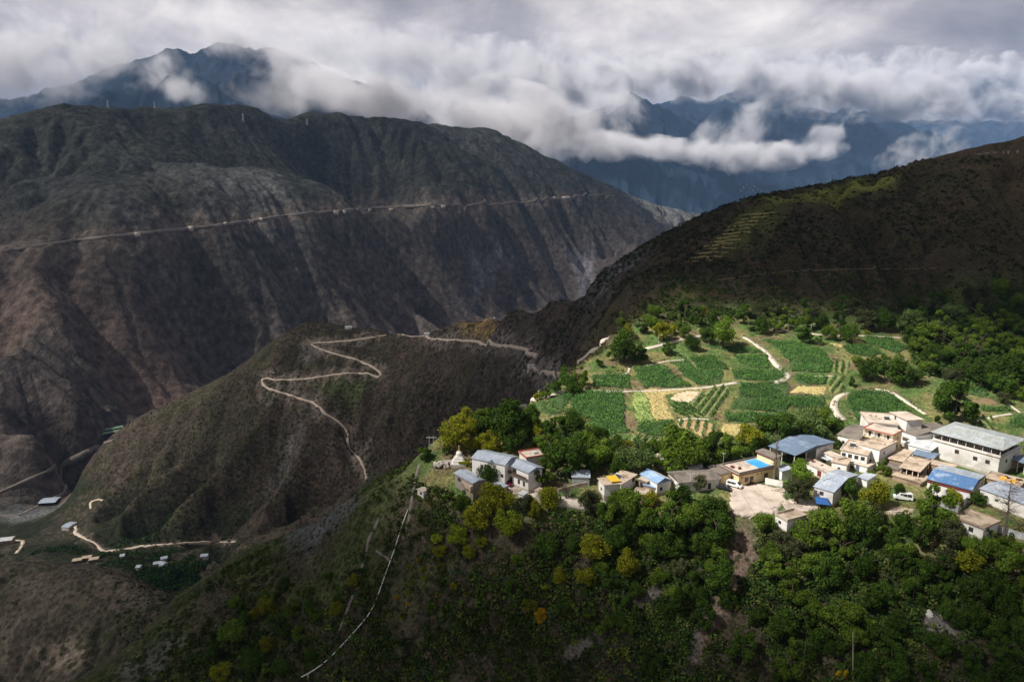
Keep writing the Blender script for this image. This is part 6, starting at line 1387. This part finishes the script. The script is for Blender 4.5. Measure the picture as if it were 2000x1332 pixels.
pole('street lamp among trees at the upper right of the fields', 1583, 655, 6, 0.1, 0, None, 'street_lamp', 'street lamp', 0, True)
pole('street lamp on the path by the dark round tree', 1286, 678, 6, 0.1, 0, None, 'street_lamp', 'street lamp', 0, True)
pole('thin pole left of the yellow house roof', 1411, 925, 7.5, 0.07, 0.5)
pole('thin dark pole standing low on the slope at the bottom', 1566, 1331, 13, 0.07, 0, M_dead)
pole('leaning bare pale pole at the bottom edge', 1666, 1331, 14, 0.09, 0, M_slab, lean=R(-6))
# H-frame pylon by the yellow trees
g = hit(843, 884); root = bpy.data.objects.new('pylon', None); root.location = tuple(g); put(root, label='small pale twin-legged pylon beside the big yellow-green tree', cat='pylon')
for q in (-0.9, 0.9): pm('leg', *tube([(q, 0, -1), (q * 0.8, 0, 6.5)], [0.12, 0.08], 6), M_post, root)
pm('crossarm', *bxs([(-1.8, 1.8, -0.08, 0.08, 5.6, 5.8)]), M_post, root); pm('brace', *bxs([(-0.9, 0.9, -0.05, 0.05, 3.0, 3.12)]), M_post, root)
def dead_tree(label, px, py, h, spread, seed, n, up=0.35, wide=False):
    g = hit(px, py); root = bpy.data.objects.new('dead_tree', None); root.location = tuple(g); put(root, label=label, cat='dead tree'); rg_ = np.random.default_rng(seed)
    z = np.linspace(0, h, 9); P = np.c_[np.cumsum(rg_.normal(0, 0.10, (9, 2)), 0), z]; P[0, 2] = -1; pm('trunk', *tube(P, np.linspace(0.38, 0.05, 9), 9), M_dead, root); parts = []
    for i in range(n):
        t = rg_.uniform(0.35 if not wide else 0.3, 0.99); b = np.array([np.interp(t * h, z, P[:, 0]), np.interp(t * h, z, P[:, 1]), t * h]); a = rg_.uniform(0, 6.28)
        L = spread * (1.05 - t) ** 0.6 * rg_.uniform(0.5, 1.1) if not wide else spread * rg_.uniform(0.5, 1.0) * math.sin(math.pi * min(1, (t - 0.2) / 0.9)) ** 0.5
        e = b + np.array([math.cos(a) * L, math.sin(a) * L, L * (up if wide else rg_.uniform(-0.35, 0.15))]); mm = (b + e) / 2 + np.array([0, 0, 0.15 * L * (-1 if wide else 1)])
        parts.append(tube([b, mm, e], [0.08, 0.045, 0.015], 5))
        for q in range(4 if wide else 2):
            f = rg_.uniform(0.3, 0.95); s = b + (e - b) * f; e2 = s + rg_.normal(0, 1, 3) * L * 0.22 + np.array([0, 0, 0.1 * L]); parts.append(tube([s, (s + e2) / 2, e2], [0.035, 0.02, 0.008], 4))
    pm('branches', *join(parts), M_dead, root)
dead_tree('tall bare dead conifer with stubby branches beside the yellow house', 1511, 947, 18.5, 2.6, 5, 60)
dead_tree('bare dead tree with wide twiggy crown at the right edge', 1962, 1048, 16.5, 5.2, 9, 70, 0.25, True)
dead_tree('small grey leafless bush-tree on the lane edge', 1104, 978, 4.5, 2.4, 12, 60, 0.8, True)
# two walkers on the path
def person(label, px, py, top, legs):
    g = hit(px, py); me = bpy.data.meshes.new('person'); b = bmesh.new()
    J = [(0,0,0.95,.15),(0,0,1.15,.16),(0,0,1.38,.17),(0,0,1.50,.07),(0,0,1.66,.11),(0.1,0.05,0.88,.10),(0.11,0.12,0.5,.075),(0.12,-0.02,0.08,.05),(0.12,0.12,0.04,.05),(-0.1,-0.02,0.88,.10),(-0.11,0.0,0.48,.075),(-0.12,-0.2,0.1,.05),(-0.12,-0.08,0.04,.05),(0.2,0,1.40,.07),(0.25,-0.05,1.12,.05),(0.24,0.1,0.88,.04),(-0.2,0,1.40,.07),(-0.25,0.05,1.12,.05),(-0.24,0.18,0.92,.04)]
    E = [(0,1),(1,2),(2,3),(3,4),(0,5),(5,6),(6,7),(7,8),(0,9),(9,10),(10,11),(11,12),(2,13),(13,14),(14,15),(2,16),(16,17),(17,18)]
    me.from_pydata([j[:3] for j in J], E, []); o = bpy.data.objects.new('person', me); o.location = (g[0], g[1], g[2] + 0.25); o.rotation_euler = (0, 0, R(150)); put(o, label=label, cat='person')
    sk = o.modifiers.new('skin', 'SKIN')
    for i, j in enumerate(J): me.skin_vertices[0].data[i].radius = (j[3], j[3])
    me.skin_vertices[0].data[0].use_root = True; o.modifiers.new('sub', 'SUBSURF').levels = 1
    m = bpy.data.materials.new('clothing'); m.use_nodes = True; T = NT(m.node_tree); p = T.n['Principled BSDF']; tc = T.new('ShaderNodeTexCoord').outputs['Object']; z = T.new('ShaderNodeSeparateXYZ', ins={0: tc}).outputs[2]
    T.link(T.ramp(T.math('DIVIDE', z, 2.0), [(0.0, legs), (0.47, top), (0.74, (0.35, 0.22, 0.16)), (0.84, (0.02, 0.015, 0.01))], 'CONSTANT'), p.inputs['Base Color']); me.materials.append(m)
person('person in dark clothes walking on the concrete path, left one of two', 1779, 790, (0.03, 0.03, 0.04), (0.04, 0.04, 0.05))
person('person in brown jacket walking on the concrete path, right one of two', 1784, 793, (0.14, 0.06, 0.04), (0.03, 0.03, 0.04))

# ------------------------------------------------------------------ white pipe down the slope
P = [hit(x, y) for x, y in ((804,972),(795,1000),(783,1040),(770,1080),(757,1115),(745,1150),(733,1185),(718,1215),(695,1240),(660,1275),(625,1308),(590,1340))]
L = smooth_line(np.array([p[:2] for p in P]), 2.0); zz = height(L[:, 0], L[:, 1]) + 1.25; zz = np.convolve(np.pad(zz, 4, 'edge'), np.ones(9) / 9, 'valid')
root = bpy.data.objects.new('pipeline', None); root.location = (L[0, 0], L[0, 1], zz[0]); put(root, label='long white pipe running down the slope from the cable hut', cat='pipe'); o3 = np.array(root.location)
pm('pipe', *tube(np.c_[L, zz] - o3, np.full(len(L), 0.17), 8), pmat('white_pipe', (0.75, 0.75, 0.74), 0.4, 0.05), root, smooth=True)
for q in range(3, len(L), 9): x, y, z = L[q, 0] - o3[0], L[q, 1] - o3[1], zz[q] - o3[2]; pm('support', *bxs([(x - .25, x + .25, y - .12, y + .12, z - 2.6, z - 0.1)]), M_slab, root)

# pale rock teeth at the ravine head
def rock(label, px, py, w, h, seed, grp='rock pinnacles at the ravine head', mat=None, px2=None):
    g = hit(px, py); rg_ = np.random.default_rng(seed); b = bmesh.new(); bmesh.ops.create_icosphere(b, subdivisions=4, radius=1)
    co = np.array([v.co[:] for v in b.verts]); n = fbm(co[:, 0] * 3 + seed, co[:, 1] * 3 + co[:, 2] * 4, 1.0, 4, seed, ridged=True); t = (co[:, 2] + 1) / 2
    for v, k, tt in zip(b.verts, n, t):
        s = (1 - 0.75 * max(0, tt - 0.25)) * (1 + 0.28 * k); v.co.x *= s * w / 2; v.co.y *= s * w / 2.6; v.co.z = v.co.z * h * 0.6 + 0.12 * k * h
    me = bpy.data.meshes.new('rock'); b.to_mesh(me); b.free(); me.materials.append(mat or M_rock); o = bpy.data.objects.new('rock', me); o.location = tuple(g); o.rotation_euler = (0, 0, rg_.uniform(0, 6)); put(o, label=label, cat='rock', group=grp)
M_rock = pmat('pale_rock', (0.34, 0.30, 0.27), 0.95, 0.35, 0.25, c2=(0.22, 0.19, 0.17), bump=0.6, detail=8)
rock('large pale grey rock tooth above the road, leftmost of the row', 1062, 716, 10, 13, 3)
rock('pale grey rock tooth right of the largest one', 1078, 718, 7, 10, 4)
rock('narrow brownish rock tooth at the end of the row', 1092, 716, 4.5, 8, 6)
rock('small grey boulder tooth on the left foot of the largest tooth', 1050, 722, 4.5, 5, 8)
rock('white boulder on the rubble patch, left of the litter', 1815, 1198, 2.6, 2.0, 21, 'boulders on the slope', pmat('white_rock', (0.5, 0.48, 0.46), 0.95, 0.2, 1.0))
rock('pale boulder on the rubble patch, middle one', 1842, 1204, 1.6, 1.2, 22, 'boulders on the slope', pmat('white_rock', (0.5, 0.48, 0.46), 0.95, 0.2, 1.0))

# ------------------------------------------------------------------ distant structures
def far_house(label, px, py, w, d, h, yaw, wall, roof, rise=0.0, name='house', cat='house', grp='distant houses', r0=110):
    g = hit(px, py, r0); 
    if g is None: print('lost', label); return
    root = bpy.data.objects.new(name, None); root.location = (g[0], g[1], g[2]); root.rotation_euler = (0, 0, yaw); put(root, label=label, cat=cat, group=grp)
    pm('wall', *bxs([(-w/2, w/2, -d/2, d/2, -3, h)]), wall, root)
    if rise: pm('roof', [(-w/2-.5, -d/2-.5, h+.02), (w/2+.5, -d/2-.5, h+.02), (w/2+.5, d/2+.5, h+.02), (-w/2-.5, d/2+.5, h+.02), (-w/2-.5, 0, h+rise), (w/2+.5, 0, h+rise)], [[0, 1, 5, 4], [2, 3, 4, 5], [0, 4, 3], [1, 2, 5], [0, 3, 2, 1]], roof, root)
    else: pm('roof', *bxs([(-w/2-.4, w/2+.4, -d/2-.4, d/2+.4, h+.003, h+.3)]), roof, root)
    return root
far_house('long green-roofed shed on the far river bank, nearer of two', 209, 852, 48, 12, 7, R(40), M_dark, M_green, 2.0, 'long_shed', 'shed', 'green-roofed sheds')
far_house('long green-roofed shed on the far river bank, farther of two', 215, 844, 44, 12, 7, R(40), M_dark, M_green, 2.0, 'long_shed', 'shed', 'green-roofed sheds')
far_house('blue-grey roofed hall on the gravel terrace by the river', 98, 984, 22, 18, 6, R(10), M_dark, M_mlight, 1.5, 'hall', 'hall', 'valley buildings')
far_house('white-roofed house beside the dirt road bend in the valley', 136, 1030, 10, 14, 4, R(-10), M_grey, M_mlight, 1.0)
far_house('pale building at the left edge of the valley', 10, 1060, 18, 10, 5, R(15), M_tan, M_mwhite, 1.0)
for i, (x_, y_, t_) in enumerate(((308,1105,'left of the central pair in the dark grove'),(319,1106,'right of the central pair in the dark grove'),(321,1095,'just above the central pair in the dark grove'),(400,1090,'at the right end of the dark grove'),(272,1112,'smallest one left in the dark grove'),(240,1090,'high on the left in the dark grove'))):
    far_house('blue-white metal-roofed house ' + t_, x_, y_, (7, 7, 6, 7, 4, 4)[i], 5.5, 4, R((20, -30, 30, 10, 0, 20)[i]), M_grey, M_mlight, 1.2)
for i, (x_, y_, t_) in enumerate(((152,1099,'left one of three'),(170,1094,'middle one of three'),(184,1097,'right one of three'))):
    far_house('tan flat-roofed valley house above the brown knoll, ' + t_, x_, y_, 9, 6, 4, R(20), M_mud, M_tan)
far_house('tiny white hut on the ridge crest above the first hairpin', 681, 642, 9, 6, 3, 0, M_white, M_mwhite, 1.0, 'hut', 'hut')
far_house('tiny white hut beside the road on the saddle', 834, 655, 7, 6, 3, 0, M_white, M_mwhite, 1.0, 'hut', 'hut')
far_house('tiny white hut on the skyline left of the dark hill', 965, 622, 7, 5, 3, 0, M_white, M_mwhite, 1.0, 'hut', 'hut')
far_house('white lookout kiosk on the road bend by the rock teeth', 1037, 719, 5, 4, 3, R(20), M_white, M_mwhite, 0.8, 'hut', 'hut')
for i, (x_, y_) in enumerate(((1913,302),(1928,300),(1943,299),(1962,297),(1972,296),(1990,295))):
    far_house(f'tiny pale-roofed hut high on the right hill crest, {ORD[i]} of six from the left', x_, y_, 2.2, 1.2, 0.25, R(10), M_tan, M_mlight, 0.2, 'hut', 'hut', 'huts on the right hill crest')
# hamlet on the far mountain foot
deps = bpy.context.evaluated_depsgraph_get()
def ray(px, py):
    d = Vector(pray(px, py)).normalized(); p = Vector((0, 0, 0)); far_ok = None
    for k in range(12):
        ok, loc, nrm, idx, ob, mtx = scene.ray_cast(deps, p, d)
        if not ok: return None
        if ob.name.startswith('mountain') : return loc
        p = loc + d * 1.0
    return None
bpy.context.view_layer.update(); deps = bpy.context.evaluated_depsgraph_get()
k = 0
for x_, y_ in ((1446,372),(1452,366),(1459,361),(1464,368),(1470,372),(1474,364),(1480,370),(1486,373),(1490,376),(1497,372),(1502,377),(1448,374)):
    g = ray(x_, y_)
    if g is None or g.length < 2500: print('hamlet lost', x_, g); continue
    root = bpy.data.objects.new('house', None); root.location = g; put(root, label=f'tiny white house of the distant hamlet under the clouds, {ORD[k]} of twelve from the left', cat='house', group='far hamlet'); k += 1
    pm('wall', *bxs([(-7, 7, -5, 5, -25, 5)]), M_tan, root); pm('roof', *bxs([(-7.5, 7.5, -5.5, 5.5, 5.003, 6)]), M_mwhite, root)
# transmission towers on the opposite mountain
def tower(label, px, py, h):
    g = hit(px, py, 1200)
    if g is None: print('tower lost', px); return
    root = bpy.data.objects.new('transmission_tower', None); root.location = tuple(g); put(root, label=label, cat='pylon', group='lattice pylons on the opposite mountain'); b = h * 0.12; r = 0.45
    for sx, sy in ((-1, -1), (1, -1), (1, 1), (-1, 1)): pm('leg', *tube([(sx * b, sy * b, -3), (sx * b * 0.35, sy * b * 0.35, h * 0.6), (sx * 0.4, sy * 0.4, h)], [r, r, r * 0.7], 4), M_post, root)
    for i, z in enumerate((0.62, 0.76, 0.9)): pm('crossarm', *bxs([(-h * 0.16, h * 0.16, -0.35, 0.35, h * z, h * z + 0.8)]), M_post, root)
    parts = []
    for z in (0.12, 0.28, 0.44): q = b * (1 - z * 1.05); parts.append(tube([(-q, -q, h * z), (q * 0.8, -q * 0.8, h * (z + 0.16))], [0.25, 0.25], 4)); parts.append(tube([(q, -q, h * z), (-q * 0.8, -q * 0.8, h * (z + 0.16))], [0.25, 0.25], 4))
    pm('bracing', *join(parts), M_post, root)
tower('lattice pylon against the dark mountain, leftmost of four', 211, 211, 24)
tower('lattice pylon on the crest, second from the left', 302, 212, 22)
tower('lattice pylon below the crest, third from the left', 475, 238, 30)
tower('lattice pylon below the cloud, rightmost of four', 600, 245, 24)
